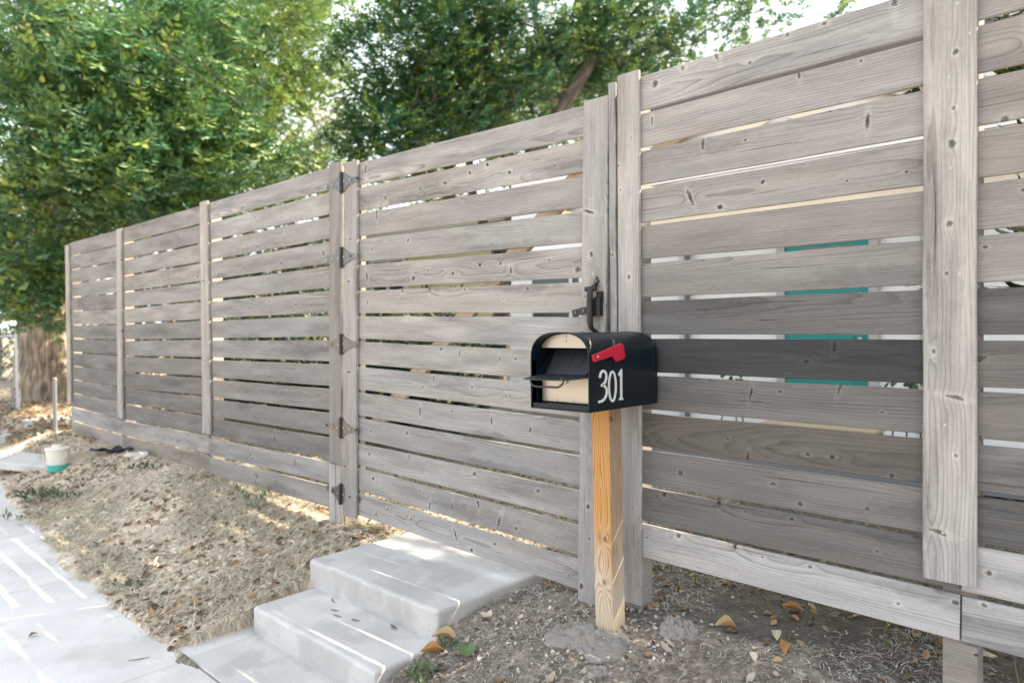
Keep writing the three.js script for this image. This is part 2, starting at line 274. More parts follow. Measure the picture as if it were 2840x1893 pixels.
{
  const f = group('slat_fence');
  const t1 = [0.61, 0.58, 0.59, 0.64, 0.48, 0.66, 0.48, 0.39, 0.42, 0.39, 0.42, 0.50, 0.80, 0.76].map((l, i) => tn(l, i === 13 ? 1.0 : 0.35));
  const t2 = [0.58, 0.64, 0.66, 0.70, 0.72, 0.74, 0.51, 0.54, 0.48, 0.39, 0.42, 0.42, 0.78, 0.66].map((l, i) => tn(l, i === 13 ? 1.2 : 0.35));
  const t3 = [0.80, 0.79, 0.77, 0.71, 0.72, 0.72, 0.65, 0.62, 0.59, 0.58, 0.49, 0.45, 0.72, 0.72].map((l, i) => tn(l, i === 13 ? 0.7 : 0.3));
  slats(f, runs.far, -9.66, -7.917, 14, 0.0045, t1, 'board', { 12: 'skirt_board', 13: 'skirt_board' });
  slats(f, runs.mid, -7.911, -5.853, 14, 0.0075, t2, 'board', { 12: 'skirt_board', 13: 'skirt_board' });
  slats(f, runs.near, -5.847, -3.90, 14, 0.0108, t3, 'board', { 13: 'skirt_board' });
  for (const [x0, x1, y0, y1, lean, tone] of [[-9.745, -9.605, -0.80, 1.085, 0, tn(0.9, 0.8)], [-7.985, -7.845, -0.865, 1.09, -0.02, tn(0.95, 0.7)], [-5.925, -5.785, -0.83, 1.105, 0.0, tn(0.92, 0.8)]])
    upright(f, 'trim_board', x0, x1, EYE + y0, EYE + y1, TT, TT + 0.0035, tone, { lean });
  const h1 = upright(f, 'trim_board', -3.995, -3.862, EYE - 0.845, EYE + 1.09, TT, TT + 0.0035, tn(0.62, 0.7), { lean: -0.018 });
  upright(f, 'trim_board', -4.008, -3.936, EYE - 1.25, EYE - 0.85, TT, TT + 0.0035, tn(0.95, 0.5), { lean: -0.018 });
  upright(f, 'trim_board', -3.932, -3.868, EYE - 1.26, EYE - 0.85, TT, TT + 0.001, tn(0.98, 0.5), { lean: -0.018 });
  const P4 = (x, y0, y1) => { const g = new RoundedBoxGeometry(0.092, y1 - y0, 0.092, 2, 0.005); const m = part('post', boxUV(g, 0.42, x), woodMat(1, tn(1.35, 2.0)), f); m.position.set(x, (y0 + y1) / 2, -T - 0.05); m.rotation.y = 0; };
  for (const x of [-9.66, -7.90, -5.85, -3.93]) P4(x, -0.3, EYE + 1.08);
  tag(f, 'long weathered grey slat fence running away left of the hinged gate', 'fence');
}
{
  const f = group('slat_fence');
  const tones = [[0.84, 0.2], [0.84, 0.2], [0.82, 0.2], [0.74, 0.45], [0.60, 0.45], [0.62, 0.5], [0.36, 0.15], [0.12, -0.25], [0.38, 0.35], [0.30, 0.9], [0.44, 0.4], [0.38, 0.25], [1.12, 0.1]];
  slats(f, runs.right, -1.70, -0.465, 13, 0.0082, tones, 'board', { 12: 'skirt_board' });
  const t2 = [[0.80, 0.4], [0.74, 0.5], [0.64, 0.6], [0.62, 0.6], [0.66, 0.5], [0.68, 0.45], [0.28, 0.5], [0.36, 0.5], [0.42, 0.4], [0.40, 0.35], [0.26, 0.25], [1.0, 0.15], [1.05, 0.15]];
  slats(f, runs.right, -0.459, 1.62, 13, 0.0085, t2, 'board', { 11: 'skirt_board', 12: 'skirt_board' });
  upright(f, 'trim_board', -0.562, -0.417, EYE - 0.795, EYE + 1.14, TT, TT + 0.003, tn(0.92, 0.5), { wob: 0.002 });
  // latch post cover with a long split down its left side
  upright(f, 'split_trim_board', -1.764, -1.731, EYE - 1.16, EYE + 1.078, TT, TT + 0.001, tn(0.84, -0.05), { lean: 0.0035, wob: 0.003 });
  upright(f, 'trim_board', -1.726, -1.618, EYE - 1.165, EYE + 1.098, TT, TT + 0.003, tn(0.90, 0.35), { wob: 0.0025, chamfer: 0.004 });
  const post = (x, y0, y1, w, tone) => { const m = part('post', boxUV(new RoundedBoxGeometry(w, y1 - y0, w, 2, 0.005), 0.42, x), woodMat(2, tone), f); m.position.set(x, (y0 + y1) / 2, -T - 0.006 - w / 2); };
  post(-1.69, -0.25, EYE + 1.05, 0.094, tn(0.72, 1.0)); post(-0.468, -0.25, EYE + 1.02, 0.096, tn(0.75, 0.9)); post(1.6, -0.25, EYE + 1.02, 0.092, tn(0.7, 0.8));
  tag(f, 'weathered grey slat fence panels right of the black mailbox', 'fence');
}
// the gate sags a little towards its latch
const metalDark = phys({ color: C(0.105, 0.10, 0.095), metalness: 0.8, roughness: 0.34, clearcoat: 0.5, clearcoatRoughness: 0.3 }), metalBlack = phys({ color: C(0.012, 0.013, 0.014), metalness: 0.2, roughness: 0.5, clearcoat: 0.2, clearcoatRoughness: 0.4 }), zinc = std({ color: C(0.45, 0.44, 0.42), metalness: 1, roughness: 0.4 });
const gate = group('wooden_gate', -3.80, EYE + 1.05, 0); gate.rotation.z = -0.0225;
{
  const g0 = 0.023, P = 0.1592, tones = [0.86, 0.84, 0.76, 0.78, 0.78, 0.90, 0.86, 0.80, 0.78, 0.80, 0.70, 0.80, 0.80, 0.92];
  for (let k = 0; k < 14; k++) { const g = 0.0102 + 0.002 * (wr() - 0.5), y = g0 - (k + 1) * P + g; board(gate, 'board', 0.035, y + 0.002 * (wr() - 0.5), 2.02, y + 0.002 * (wr() - 0.5), P - 2 * g, P - 2 * g, T, 0.0015 * (wr() - 0.5), tn(tones[k], 0.2 + 0.35 * wr())); }
  upright(gate, 'hinge_stile', 0.0, 0.145, -2.215, 0.024, TT, TT + 0.003, tn(0.84, 0.45));
  upright(gate, 'latch_stile', 1.895, 2.03, -2.235, 0.022, TT, TT + 0.003, tn(0.86, 0.25), { wob: 0.0025 });
  const d = part('diagonal_brace', boxUV(new RoundedBoxGeometry(2.36, 0.089, 0.038, 2, 0.004), 0.42, 0.3), woodMat(0, tn(1.1, 2.4)), gate); d.position.set(1.08, -0.93, -T - 0.024); d.rotation.z = 0.68 + 0.0225;
  for (const [x, tone] of [[0.09, 1], [1.96, 1]]) { const m = part('back_stile', boxUV(new RoundedBoxGeometry(0.089, 2.2, 0.038, 2, 0.004), 0.42, x), woodMat(0, tn(1.0, 1.2)), gate); m.position.set(x, -1.1, -T - 0.0235); }
  const half = [[0.006, 0.064], [0.020, 0.064], [0.028, 0.052], [0.044, 0.047], [0.052, 0.036], [0.075, 0.030], [0.088, 0.024], [0.145, 0.013], [0.155, 0.017], [0.168, 0.016], [0.184, 0.0]];
  const leaf = (s) => { const pts = [...half, ...half.slice(0, -1).reverse().map(([x, y]) => [x, -y])].map(([x, y]) => [x * s, y]); if (s < 0) pts.reverse(); return extrude(pts, 0.003, 0.0006); };
  const leafR = leaf(1), leafL = leaf(-1), barrel = boxUV(new THREE.CylinderGeometry(0.0115, 0.0115, 0.134, 12)), screw = boxUV(new THREE.CylinderGeometry(0.006, 0.0065, 0.004, 10).rotateX(Math.PI / 2));
  [-0.098, -0.57, -1.12, -1.655, -2.08].forEach((y, i) => {
    const h = new THREE.Group(); h.name = 'hinge'; gate.add(h); h.position.set(-0.012, y, TT + 0.005); h.rotation.z = [0.0225, 0.0, 0.02, -0.0, -0.06][i];
    part('hinge_leaf', leafR, metalDark, h).rotation.y = [0.02, 0.0, -0.03, 0.02, 0.12][i]; part('hinge_leaf', leafL, metalDark, h).rotation.y = [-0.01, 0.02, 0.02, -0.02, -0.05][i];
    part('hinge_pin', barrel, metalBlack, h).position.z = 0.005;
    for (const x of [-0.17, -0.10, -0.032, 0.032, 0.10, 0.165]) { const s = part('screw', screw, (Math.abs(x) < 0.05 || (i * 7 + x * 90) % 3 < 1) ? zinc : metalBlack, h); s.position.set(x, (x > 0 ? 0.004 : -0.002), 0.0055); }
  });
  // latch: a bowed handle with ears, a keeper block and a bar lying on the stile
  const L = new THREE.Group(); L.name = 'latch'; gate.add(L); L.position.set(1.985, -0.905, TT + 0.004); L.rotation.z = 0.0225;
  const ear = (y) => { const a = []; for (let i = 0; i < 24; i++) { const t = i / 24 * Math.PI * 2, r = 0.012 + 0.0035 * Math.cos(4 * t); a.push([r * 0.85 * Math.cos(t), r * 1.35 * Math.sin(t)]); } const g = extrude(a, 0.004, 0.001); g.translate(0, y, 0); return g; };
  part('handle', merge([ear(0.122), ear(-0.118), tube([[0, 0.108, 0.004], [0, 0.098, 0.02], [-0.004, 0.08, 0.042], [-0.006, 0.03, 0.046], [-0.006, -0.03, 0.046], [-0.004, -0.082, 0.04], [0, -0.098, 0.018], [0, -0.106, 0.004]], [0.009, 0.011, 0.014, 0.014, 0.014, 0.014, 0.011, 0.009], 36, 10)]), metalBlack, L);
  part('crosspiece', boxUV(new THREE.CylinderGeometry(0.011, 0.011, 0.055, 12).rotateZ(Math.PI / 2).translate(-0.012, 0.087, 0.03)), metalBlack, L);
  part('keeper', merge([extrude([[-0.032, -0.03], [0.030, -0.03], [0.030, 0.048], [0.006, 0.05], [-0.032, -0.002]], 0.026, 0.002), box(0.012, 0.034, 0.03, 0.075, 0, 0.02)]), metalBlack, L);
  const bar = part('latch_bar', box(-0.135, 0.0, -0.015, 0.015, 0.001, 0.0085, 0.002), metalBlack, L); bar.rotation.z = 0.16; bar.position.set(0.0, 0.004, 0);
  for (const x of [-0.112, -0.066]) { const s = part('screw', screw, metalDark, L); s.position.set(x, x * 0.16 + 0.004, 0.0105); }
  for (const y of [0.122, -0.118]) part('screw', screw, metalDark, L).position.set(0, y, 0.006);
  tag(gate, 'wide weathered slat gate with five black hinges at the top of the steps', 'gate');
}
// screw heads in the post covers
{
  const s = boxUV(new THREE.CylinderGeometry(0.0045, 0.0045, 0.003, 8).rotateX(Math.PI / 2)), fence = scene.getObjectByName('slat_fence_001');
  for (const [x, y] of [[-0.468, 1.0], [-0.49, 0.78], [-0.485, 0.5], [-0.462, 0.17], [-0.5, -0.3], [-0.452, -0.65], [-0.505, -0.64], [-0.435, 0.9]]) part('screw', s, zinc, fence).position.set(x, EYE + y, TT + 0.004);
  for (const [x, y] of [[-1.66, 0.82], [-1.69, 0.4], [-1.66, -0.3], [-1.66, -0.75], [-1.68, -1.05]]) part('screw', s, zinc, fence).position.set(x, EYE + y, TT + 0.004);
  for (const [x, y] of [[1.955, -0.25], [1.96, -0.75], [1.93, -1.35], [0.09, -0.3], [0.06, -0.95], [0.08, -1.72]]) part('screw', s, zinc, gate).position.set(x, y, TT + 0.004);
}

// ------------------------------------------------------------------ mailbox on its post
const shellPaint = phys({ color: C(0.003, 0.0085, 0.0125), roughness: 0.4, clearcoat: 0.08, clearcoatRoughness: 0.4, specularIntensity: 0.5 });
{
  const XR = -1.53, Wd = 0.281, Hh = 0.294, zb = 0.027, zf = 0.497, yb = EYE - 0.297, cx = XR - Wd / 2;
  const mb = group('mailbox', cx, yb, 0);
  const arch = (w, h, y0, n = 28, flat = 0.36) => {   // outline from bottom left, over the top, to bottom right
    const a = [[-w / 2, y0]], rise = h * flat, sy = h - rise + y0; for (let i = 0; i <= n; i++) { const t = Math.PI - i / n * Math.PI, c = Math.cos(t), s = Math.sin(t); a.push([Math.sign(c) * Math.pow(Math.abs(c), 0.78) * w / 2, sy + Math.pow(s, 0.78) * rise]); } a.push([w / 2, y0]); return a;
  };
  const ringShape = (w, h, t) => { const s = new THREE.Shape(arch(w, h, 0).map(([x, y]) => new THREE.Vector2(x, y))); s.holes.push(new THREE.Path(arch(w - 2 * t, h - 2 * t, t).reverse().map(([x, y]) => new THREE.Vector2(x, y)))); return s; };
  const ext = (shape, z0, z1, bev = 0) => { const g = new THREE.ExtrudeGeometry(shape, { depth: z1 - z0 - 2 * bev, bevelEnabled: bev > 0, bevelThickness: bev, bevelSize: bev, bevelOffset: -bev, bevelSegments: 2 }); g.translate(0, 0, z0 + bev); return g; };
  const solid = (w, h) => new THREE.Shape(arch(w, h, 0).map(([x, y]) => new THREE.Vector2(x, y)));
  const smoothN = (g) => { const m = g; m.deleteAttribute('uv'); return boxUV(m); };
  // body: a bent sheet with a rolled front edge, a pressed crease along the foot and a lapped back cap
  const body = part('body', merge([smoothN(ext(ringShape(Wd, Hh, 0.0025), zb + 0.004, zf)), smoothN(ext(ringShape(Wd + 0.003, Hh + 0.0015, 0.004), zf - 0.028, zf - 0.001, 0.0012)), smoothN(ext(ringShape(Wd + 0.0035, Hh + 0.002, 0.005), zf - 0.006, zf + 0.0015, 0.0012)), smoothN(ext(solid(Wd + 0.0025, Hh + 0.0015), zb, zb + 0.036, 0.0015))]), shellPaint, mb);
  part('foot_crease', box(Wd / 2 - 0.001, Wd / 2 + 0.0035, 0.008, 0.034, zb + 0.04, zf - 0.03, 0.0022), shellPaint, body);
  const champagne = std({ color: C(0.36, 0.345, 0.315), metalness: 0.8, roughness: 0.36 });
  const zp = zf - 0.044, iw = Wd - 0.014;
  // back of the porch: lower panel with sill, upper arch panel, dark throat between
  part('lower_panel', box(-iw / 2 + 0.012, iw / 2 - 0.001, 0.026, 0.132, zp - 0.004, zp, 0.0015), champagne, mb);
  const up = arch(iw, Hh - 0.012, 0.006).filter(([, y]) => y > 0.235); part('upper_panel', (() => { const p = up; const s = [[p[0][0] - 0.0, 0.235], ...p, [p[p.length - 1][0], 0.235]]; const g = extrude(s.reverse(), 0.004, 0); g.translate(0, 0, zp - 0.004); return g; })(), champagne, mb);
  part('sill', box(-iw / 2, iw / 2, 0.003, 0.022, zp - 0.02, zf - 0.003, 0.002), shellPaint, mb);
  part('throat', box(-iw / 2 + 0.002, iw / 2 - 0.002, 0.13, 0.24, zp - 0.2, zp - 0.19), shellPaint, mb);
  const rivet = boxUV(new THREE.CylinderGeometry(0.0034, 0.004, 0.0022, 10).rotateX(Math.PI / 2));
  for (const [x, y] of [[-0.1, 0.036], [-0.045, 0.033], [0.035, 0.034], [0.11, 0.034], [-0.06, 0.116], [0.03, 0.117], [0.0, 0.262], [0.0, 0.279], [-0.115, 0.243]]) part('rivet', rivet, champagne, mb).position.set(x, y, zp + 0.001);
  // the drop door stands open: ribbed pan, wings, lip, pull handle
  const skyLitPanPaint = phys({ color: C(0.016, 0.021, 0.026), roughness: 0.5 }), hop = new THREE.Group(); hop.name = 'drop_door'; mb.add(hop); hop.position.set(0, 0.134, zp + 0.002);  // pan colour lightened to stand for sky light on its upturned face
  const pan = part('pan', box(-iw / 2 + 0.03, iw / 2 - 0.006, 0, 0.115, -0.002, 0.0, 0.0008), skyLitPanPaint, hop); pan.rotation.x = -0.62;
  for (const x of [-0.055, 0.0, 0.055]) { const r = part('rib', tube([[x, 0.028, 0], [x, 0.104, 0]], [0.0022, 0.0022], 4, 8), skyLitPanPaint, hop); r.rotation.x = -0.62; }
  part('lip', (() => { const w = iw / 2, s = [[-w + 0.028, 0], [w - 0.004, 0], [w - 0.006, 0.04], [w * 0.62, 0.085], [w * 0.2, 0.098], [-w * 0.5, 0.104], [-w + 0.004, 0.1], [-w + 0.006, 0.06]]; const g = extrude(s, 0.0022, 0.0006); g.rotateX(Math.PI / 2); return g; })(), skyLitPanPaint, hop).rotation.x = 0.16;
  for (const s of [-1, 1]) { const x = s < 0 ? -iw / 2 + 0.028 : iw / 2 - 0.005; const g = extrude([[0, 0], [0.048, 0.0], [-0.055, 0.092], [-0.066, 0.092]], 0.0016, 0); g.rotateY(-Math.PI / 2); g.translate(x, 0, 0); part('wing', g, shellPaint, hop); }
  part('pull_handle', tube([[-0.105, -0.014, 0.086], [-0.1, -0.03, 0.088], [-0.085, -0.041, 0.09], [0.0, -0.043, 0.09], [0.035, -0.041, 0.088], [0.05, -0.03, 0.084], [0.056, -0.012, 0.08]], [0.0042, 0.0042, 0.0042, 0.0042, 0.0042], 36, 8), phys({ color: C(0.05, 0.05, 0.05), metalness: 0.6, roughness: 0.3 }), hop);
  for (const x of [-0.09, 0.045]) part('rivet', rivet.clone().rotateX(Math.PI / 2), zinc, hop).position.set(x, -0.01, 0.082);
  const lock = part('lock', boxUV(new THREE.CylinderGeometry(0.011, 0.0115, 0.01, 20).rotateX(Math.PI / 2)), zinc, mb); lock.position.set(-0.005, 0.108, zp + 0.004);
  part('keyhole', box(-0.0012, 0.0012, -0.005, 0.005, 0.0051, 0.0058), metalBlack, lock);
  // flag
  const sx = Wd / 2 + 0.0035, red = phys({ color: C(0.42, 0.012, 0.035), roughness: 0.38, clearcoat: 0.2 });
  const side = (pts, d, bev) => { const g = extrude(pts.map(([z, y]) => [-z, y]), d, bev); g.rotateY(Math.PI / 2); return g; };   // outline given as (z, y) on the side
  const flag = part('flag', side([[0.488, 1.452], [0.312, 1.4905], [0.298, 1.489], [0.294, 1.484], [0.283, 1.443], [0.288, 1.437], [0.334, 1.427], [0.341, 1.4285], [0.360, 1.447], [0.368, 1.4485], [0.476, 1.431], [0.481, 1.433]].map(([z, y]) => [z, y - yb]).reverse(), 0.006, 0.0022), red, mb); flag.position.set(sx + 0.0025, 0, 0);
  const pv = part('flag_rivet', boxUV(new THREE.SphereGeometry(0.0062, 14, 8).scale(0.5, 1, 1)), zinc, flag); pv.position.set(0.0085, 1.447 - yb, 0.459);
  // house number 301
  const white = std({ color: C(0.56, 0.57, 0.57), roughness: 0.5 });
  const stroke = (pts, w) => { const c = new THREE.CatmullRomCurve3(pts.map(([z, y]) => new THREE.Vector3(z, y, 0))), N = pts.length * 7, A = [], B = []; for (let i = 0; i <= N; i++) { const p = c.getPoint(i / N), t = c.getTangent(i / N), ww = (typeof w === 'function' ? w(i / N) : w) / 2; A.push([p.x + t.y * ww, p.y - t.x * ww]); B.push([p.x - t.y * ww, p.y + t.x * ww]); } return [...A, ...B.reverse()]; };
  const orient = (p) => THREE.ShapeUtils.isClockWise(p.map(([x, y]) => new THREE.Vector2(x, y))) ? p.reverse() : p;
  const glyph = (pts, w, z0, z1, y0, y1) => { const g = extrude(orient(stroke(pts.map(([u, v]) => [-lerp(z0, z1, u), lerp(y0, y1, v)]), w)), 0.004, 0.0008); g.rotateY(Math.PI / 2); return g; };
  const Y0 = 1.277 - yb, Y1 = 1.395 - yb;
  const put = (g) => { const m = part('house_number', g, white, mb); m.position.set(sx - 0.001, 0, 0); return m; };
  put(merge([glyph([[0.2, 0.78], [0.3, 0.92], [0.55, 0.985], [0.85, 0.9], [0.9, 0.76], [0.75, 0.62], [0.42, 0.53]], 0.0074, 0.448, 0.39, Y0, Y1), glyph([[0.36, 0.535], [0.7, 0.50], [0.92, 0.38], [0.9, 0.22], [0.66, 0.09], [0.36, 0.035], [0.06, 0.03]], 0.0074, 0.448, 0.39, Y0, Y1)]));
  { const oval = (a, b) => { const p = []; for (let i = 0; i < 40; i++) { const t = i / 40 * Math.PI * 2; p.push(new THREE.Vector2(a * Math.cos(t), b * Math.sin(t))); } return p; }; const s = new THREE.Shape(oval(0.0265, 0.059)); s.holes.push(new THREE.Path(oval(0.0192, 0.0518).reverse())); const g = boxUV(new THREE.ExtrudeGeometry(s, { depth: 0.004, bevelEnabled: true, bevelThickness: 0.0008, bevelSize: 0.0008, bevelSegments: 2 })); g.rotateY(Math.PI / 2); g.translate(0, (Y0 + Y1) / 2 - 0.004, 0.3565); put(g); }
  { const zc = 0.298; put(side([[zc + 0.0045, Y0 + 0.006], [zc - 0.0045, Y0 + 0.006], [zc - 0.0045, Y1 - 0.002], [zc - 0.002, Y1], [zc + 0.017, Y1 - 0.018], [zc + 0.014, Y1 - 0.026], [zc + 0.0045, Y1 - 0.018]], 0.004, 0.0008)); put(side([[zc + 0.013, Y0], [zc - 0.011, Y0], [zc - 0.009, Y0 + 0.007], [zc + 0.011, Y0 + 0.007]], 0.004, 0.0008)); }
  // post of newer timber, amber under the box and bleached towards the foot
  const pw = 512, phh = 1024, pc = new Uint8Array(pw * phh * 4), pb = new Uint8Array(pw * phh);
  { const kn = [[0.94, 0.30], [0.93, 0.72], [0.47, 0.16], [0.30, 0.14]], S = 0.089 * 4;
    for (let y = 0; y < phh; y++) for (let x = 0; x < pw; x++) {
      const v = y / phh, u = x / pw, a = u * S, h = v * 1.05; let rad = Math.abs(((u * 4) % 1) - 0.42) * 0.05 + 0.018 * vn(h * 2.0 + Math.floor(u * 4) * 9, 1.5, 3) + h * 0.028 + 0.004 * vn(h * 9, a * 60, 4), kd = 0;
      for (const [kv, ku] of kn) { const dh = h - kv * 1.05, da = a - ku * S, R = 0.0115, d = Math.hypot(dh / (R * 1.3), da / R); rad += 0.016 * Math.exp(-(dh * dh / 0.0022 + da * da / 0.0006)); kd = Math.max(kd, smooth(1.25, 0.4, d) * (0.7 + 0.2 * Math.sin(d * 14))); }
      const ph = rad / 0.0062, f = ph - Math.floor(ph), late = Math.pow(f, 2.6) * smooth(1, 0.88, f), bleach = smooth(0.62, 0.12, v + 0.22 * fbm(u * 9, v * 2.6, 5, 3)), side2 = smooth(0.2, 0.3, u) * (1 - smooth(0.5, 0.55, u)), fib = vn(a * 900, h * 12, 6);
      const am = [0.54, 0.28, 0.095], bl = [0.58, 0.49, 0.385], gr = [0.34, 0.275, 0.205], k = (1 - 0.58 * late) * (1 + 0.10 * fib) * (1 - 0.8 * kd), i = y * pw + x;
      for (let c = 0; c < 3; c++) { const q = lerp(lerp(am[c], gr[c], side2 * 0.8), bl[c], bleach); pc[i * 4 + c] = 255 * enc(q * k * (1 - (c === 2 ? 0.3 : c === 1 ? 0.12 : 0) * late)); } pc[i * 4 + 3] = 255; pb[i] = 255 * clamp(0.6 - 0.25 * late - 0.2 * kd + 0.06 * fib);
    } }
  const pm = std({ map: finish(new THREE.DataTexture(pc, pw, phh), true, false), bumpMap: finish(new THREE.DataTexture(pb, pw, phh, THREE.RedFormat), false, false), bumpScale: 0.001, roughness: 0.8 });
  const H = 1.05, g1 = new RoundedBoxGeometry(0.089, H, 0.089, 3, 0.004), g = g1.index ? g1.toNonIndexed() : g1, p = g.attributes.position, n = g.attributes.normal, uv = g.attributes.uv;
  for (let i = 0; i < p.count; i += 3) { const nx = n.getX(i) + n.getX(i + 1) + n.getX(i + 2), nz = n.getZ(i) + n.getZ(i + 1) + n.getZ(i + 2), f = Math.abs(nz) > Math.abs(nx) ? (nz > 0 ? 0 : 2) : (nx > 0 ? 1 : 3); for (let k = 0; k < 3; k++) { const x = p.getX(i + k) / 0.089 + 0.5, z = p.getZ(i + k) / 0.089 + 0.5, q = [x, 1 - z, 1 - x, z][f]; uv.setXY(i + k, (f + clamp(q, 0.01, 0.99)) / 4, p.getY(i + k) / H + 0.5); } }
  const post = part('post', g, pm, mb); post.position.set(-1.688 - cx, -H / 2 + 0.001, 0.1555); post.rotation.z = 0.016;
  post.position.x += 0.0;
  tag(mb, 'black arched mailbox numbered 301 with red flag on an amber timber post', 'mailbox');
}
// rough concrete spilled round the foot of the mailbox post
{
  const lump = (name, x, z, r, h, seed) => { const g = new THREE.IcosahedronGeometry(1, 14), p = g.attributes.position, v = new THREE.Vector3(); for (let i = 0; i < p.count; i++) { v.fromBufferAttribute(p, i); const k = 1 + 0.3 * vn(v.x * 1.7 + seed, v.z * 1.7 + v.y, seed) + 0.10 * vn(v.x * 5 + seed, v.z * 5, seed + 1) + 0.035 * vn(v.x * 16, v.z * 16, seed + 2); p.setXYZ(i, v.x * k * r, v.y * h * (1 + 0.5 * vn(v.x * 7 + seed, v.z * 7, seed + 4) + 0.22 * vn(v.x * 23, v.z * 23, seed + 5)), v.z * k * r * 0.85); } g.computeVertexNormals(); const m = top(name, boxUV(g), concreteMat(0.40, 0.07)); m.position.set(x, land(x, z) - 0.012, z); return m; };
  tag(lump('concrete_footing', -1.69, 0.25, 0.20, 0.030, 3), 'rough grey concrete footing around the foot of the mailbox post', 'footing');
  tag(lump('concrete_lump', -1.42, 0.06, 0.085, 0.05, 5), 'broken lump of grey concrete beside the latch post foot', 'rubble');
  tag(lump('concrete_lump', -1.55, 0.42, 0.06, 0.02, 8), 'flat grey concrete spill in front of the mailbox post', 'rubble');
}

// ------------------------------------------------------------------ houses behind the fence
const paint = (r, g, b, rough = 0.7) => std({ color: C(r, g, b), roughness: rough });
{
  const h = group('white_house', -2.0, 0, -5), white = paint(0.80, 0.79, 0.76), trim = paint(0.42, 0.41, 0.40), teal = paint(0.012, 0.24, 0.215, 0.45), cream = paint(0.74, 0.66, 0.52), timber = paint(0.34, 0.25, 0.16), floorM = paint(0.22, 0.23, 0.245, 0.6), roofM = paint(0.12, 0.11, 0.105, 0.9);
  const X = (x) => x + 2.0, b = (name, x0, x1, y0, y1, z0, z1, m, p = h, r = 0) => part(name, box(X(x0), X(x1), y0, y1, z0 + 5, z1 + 5, r), m, p);
  for (let i = 0; i < 21; i++) { const y0 = 0.46 + i * 0.175; for (const [x0, x1] of y0 < 2.49 ? [[-7.1, -3.07], [-2.06, 4.2]] : [[-7.1, 4.2]]) { const m = b('siding_board', x0, x1, y0, y0 + 0.178, -5.03, -5.0, white); m.rotation.x = -0.03; } }
  b('wall_core', -7.08, 4.18, 0.0, 3.9, -9.0, -5.06, white);
  for (const [x, y, a, l] of [[-4.6, 3.72, 0.34, 3.3], [-1.5, 3.72, -0.34, 3.3], [-4.4, 3.42, 0.34, 2.6], [-1.7, 3.42, -0.34, 2.6]]) { const m = part('barge_board', boxUV(new THREE.BoxGeometry(l, 0.13, 0.06)), l > 3 ? timber : cream, h); m.position.set(X(x), y, 0.06); m.rotation.z = a; }
  const door = b('door', -2.98, -2.15, 0.48, 2.49, -5.04, -4.985, teal, h, 0.004);
  b('door_panel', -2.81, -2.29, 2.03, 2.40, -4.985, -4.975, paint(0.20, 0.19, 0.17, 0.2), door); b('door_panel', -2.81, -2.29, 0.62, 1.88, -4.986, -4.972, teal, door, 0.003);
  part('door_knob', boxUV(new THREE.SphereGeometry(0.03, 12, 8)), zinc, door).position.set(X(-2.22), 1.44, 0.06);
  b('door_frame', -3.07, -2.985, 0.47, 2.58, -5.03, -4.95, trim); b('door_frame', -2.145, -2.06, 0.47, 2.58, -5.03, -4.95, trim); b('door_frame', -3.07, -2.06, 2.50, 2.58, -5.03, -4.952, trim);
  b('downpipe', -4.17, -4.13, 0.47, 3.0, -4.99, -4.94, paint(0.14, 0.14, 0.14)); b('corner_board', -4.26, -4.175, 0.47, 3.0, -5.03, -4.97, paint(0.55, 0.54, 0.53)); b('corner_board', -1.70, -1.62, 0.47, 3.0, -5.03, -4.97, trim);
  for (const [x0, x1, y0, y1] of [[-6.6, -5.2, 1.5, 2.6], [0.3, 1.6, 1.3, 2.5]]) {
    const w = b('window', x0, x1, y0, y1, -5.04, -4.985, paint(0.05, 0.07, 0.07, 0.08));
    for (const q of [[x0 - 0.08, x0, y0, y1], [x1, x1 + 0.08, y0, y1], [(x0 + x1) / 2 - 0.02, (x0 + x1) / 2 + 0.02, y0, y1]]) b('window_frame', ...q, -5.03, -4.955, white, w);
    b('window_frame', x0 - 0.08, x1 + 0.08, y1, y1 + 0.09, -5.03, -4.952, white, w); b('window_frame', x0 - 0.08, x1 + 0.08, y0 - 0.07, y0, -5.03, -4.94, white, w);
  }
  b('porch_floor', -4.6, 3.6, 0.36, 0.455, -5.0, -3.35, floorM); b('porch_skirt', -4.6, 3.6, -0.05, 0.34, -3.42, -3.38, paint(0.3, 0.29, 0.28));
  b('porch_beam', -4.75, 3.7, 2.50, 2.66, -3.50, -3.38, cream, h, 0.004); b('fascia', -4.95, 3.9, 2.86, 3.02, -3.02, -2.98, paint(0.8, 0.78, 0.74));
  for (const x of [-4.5, 1.2, 3.5]) b('porch_post', x - 0.055, x + 0.055, 0.455, 2.5, -3.49, -3.39, paint(0.78, 0.77, 0.75), h, 0.004);
  for (let i = 0; i < 14; i++) { const x = -4.6 + i * 0.62; const r = b('rafter', x - 0.02, x + 0.02, 2.67, 2.80, -5.0, -3.05, timber); }
    const roofGeo = (pts, x0, x1) => { const g = extrude(pts, x1 - x0, 0); g.rotateY(-Math.PI / 2); g.translate(X(x1), 0, 5); return g; };
  part('roof', roofGeo([[-4.75, 4.16], [-4.75, 4.24], [-7.0, 4.62], [-9.3, 4.0], [-9.3, 3.9], [-7.0, 4.5]].map(([z, y]) => [z, y]), -5.05, 4.4), roofM, h);
  tag(h, 'white house with a teal front door glimpsed through the right fence slats', 'house');
}
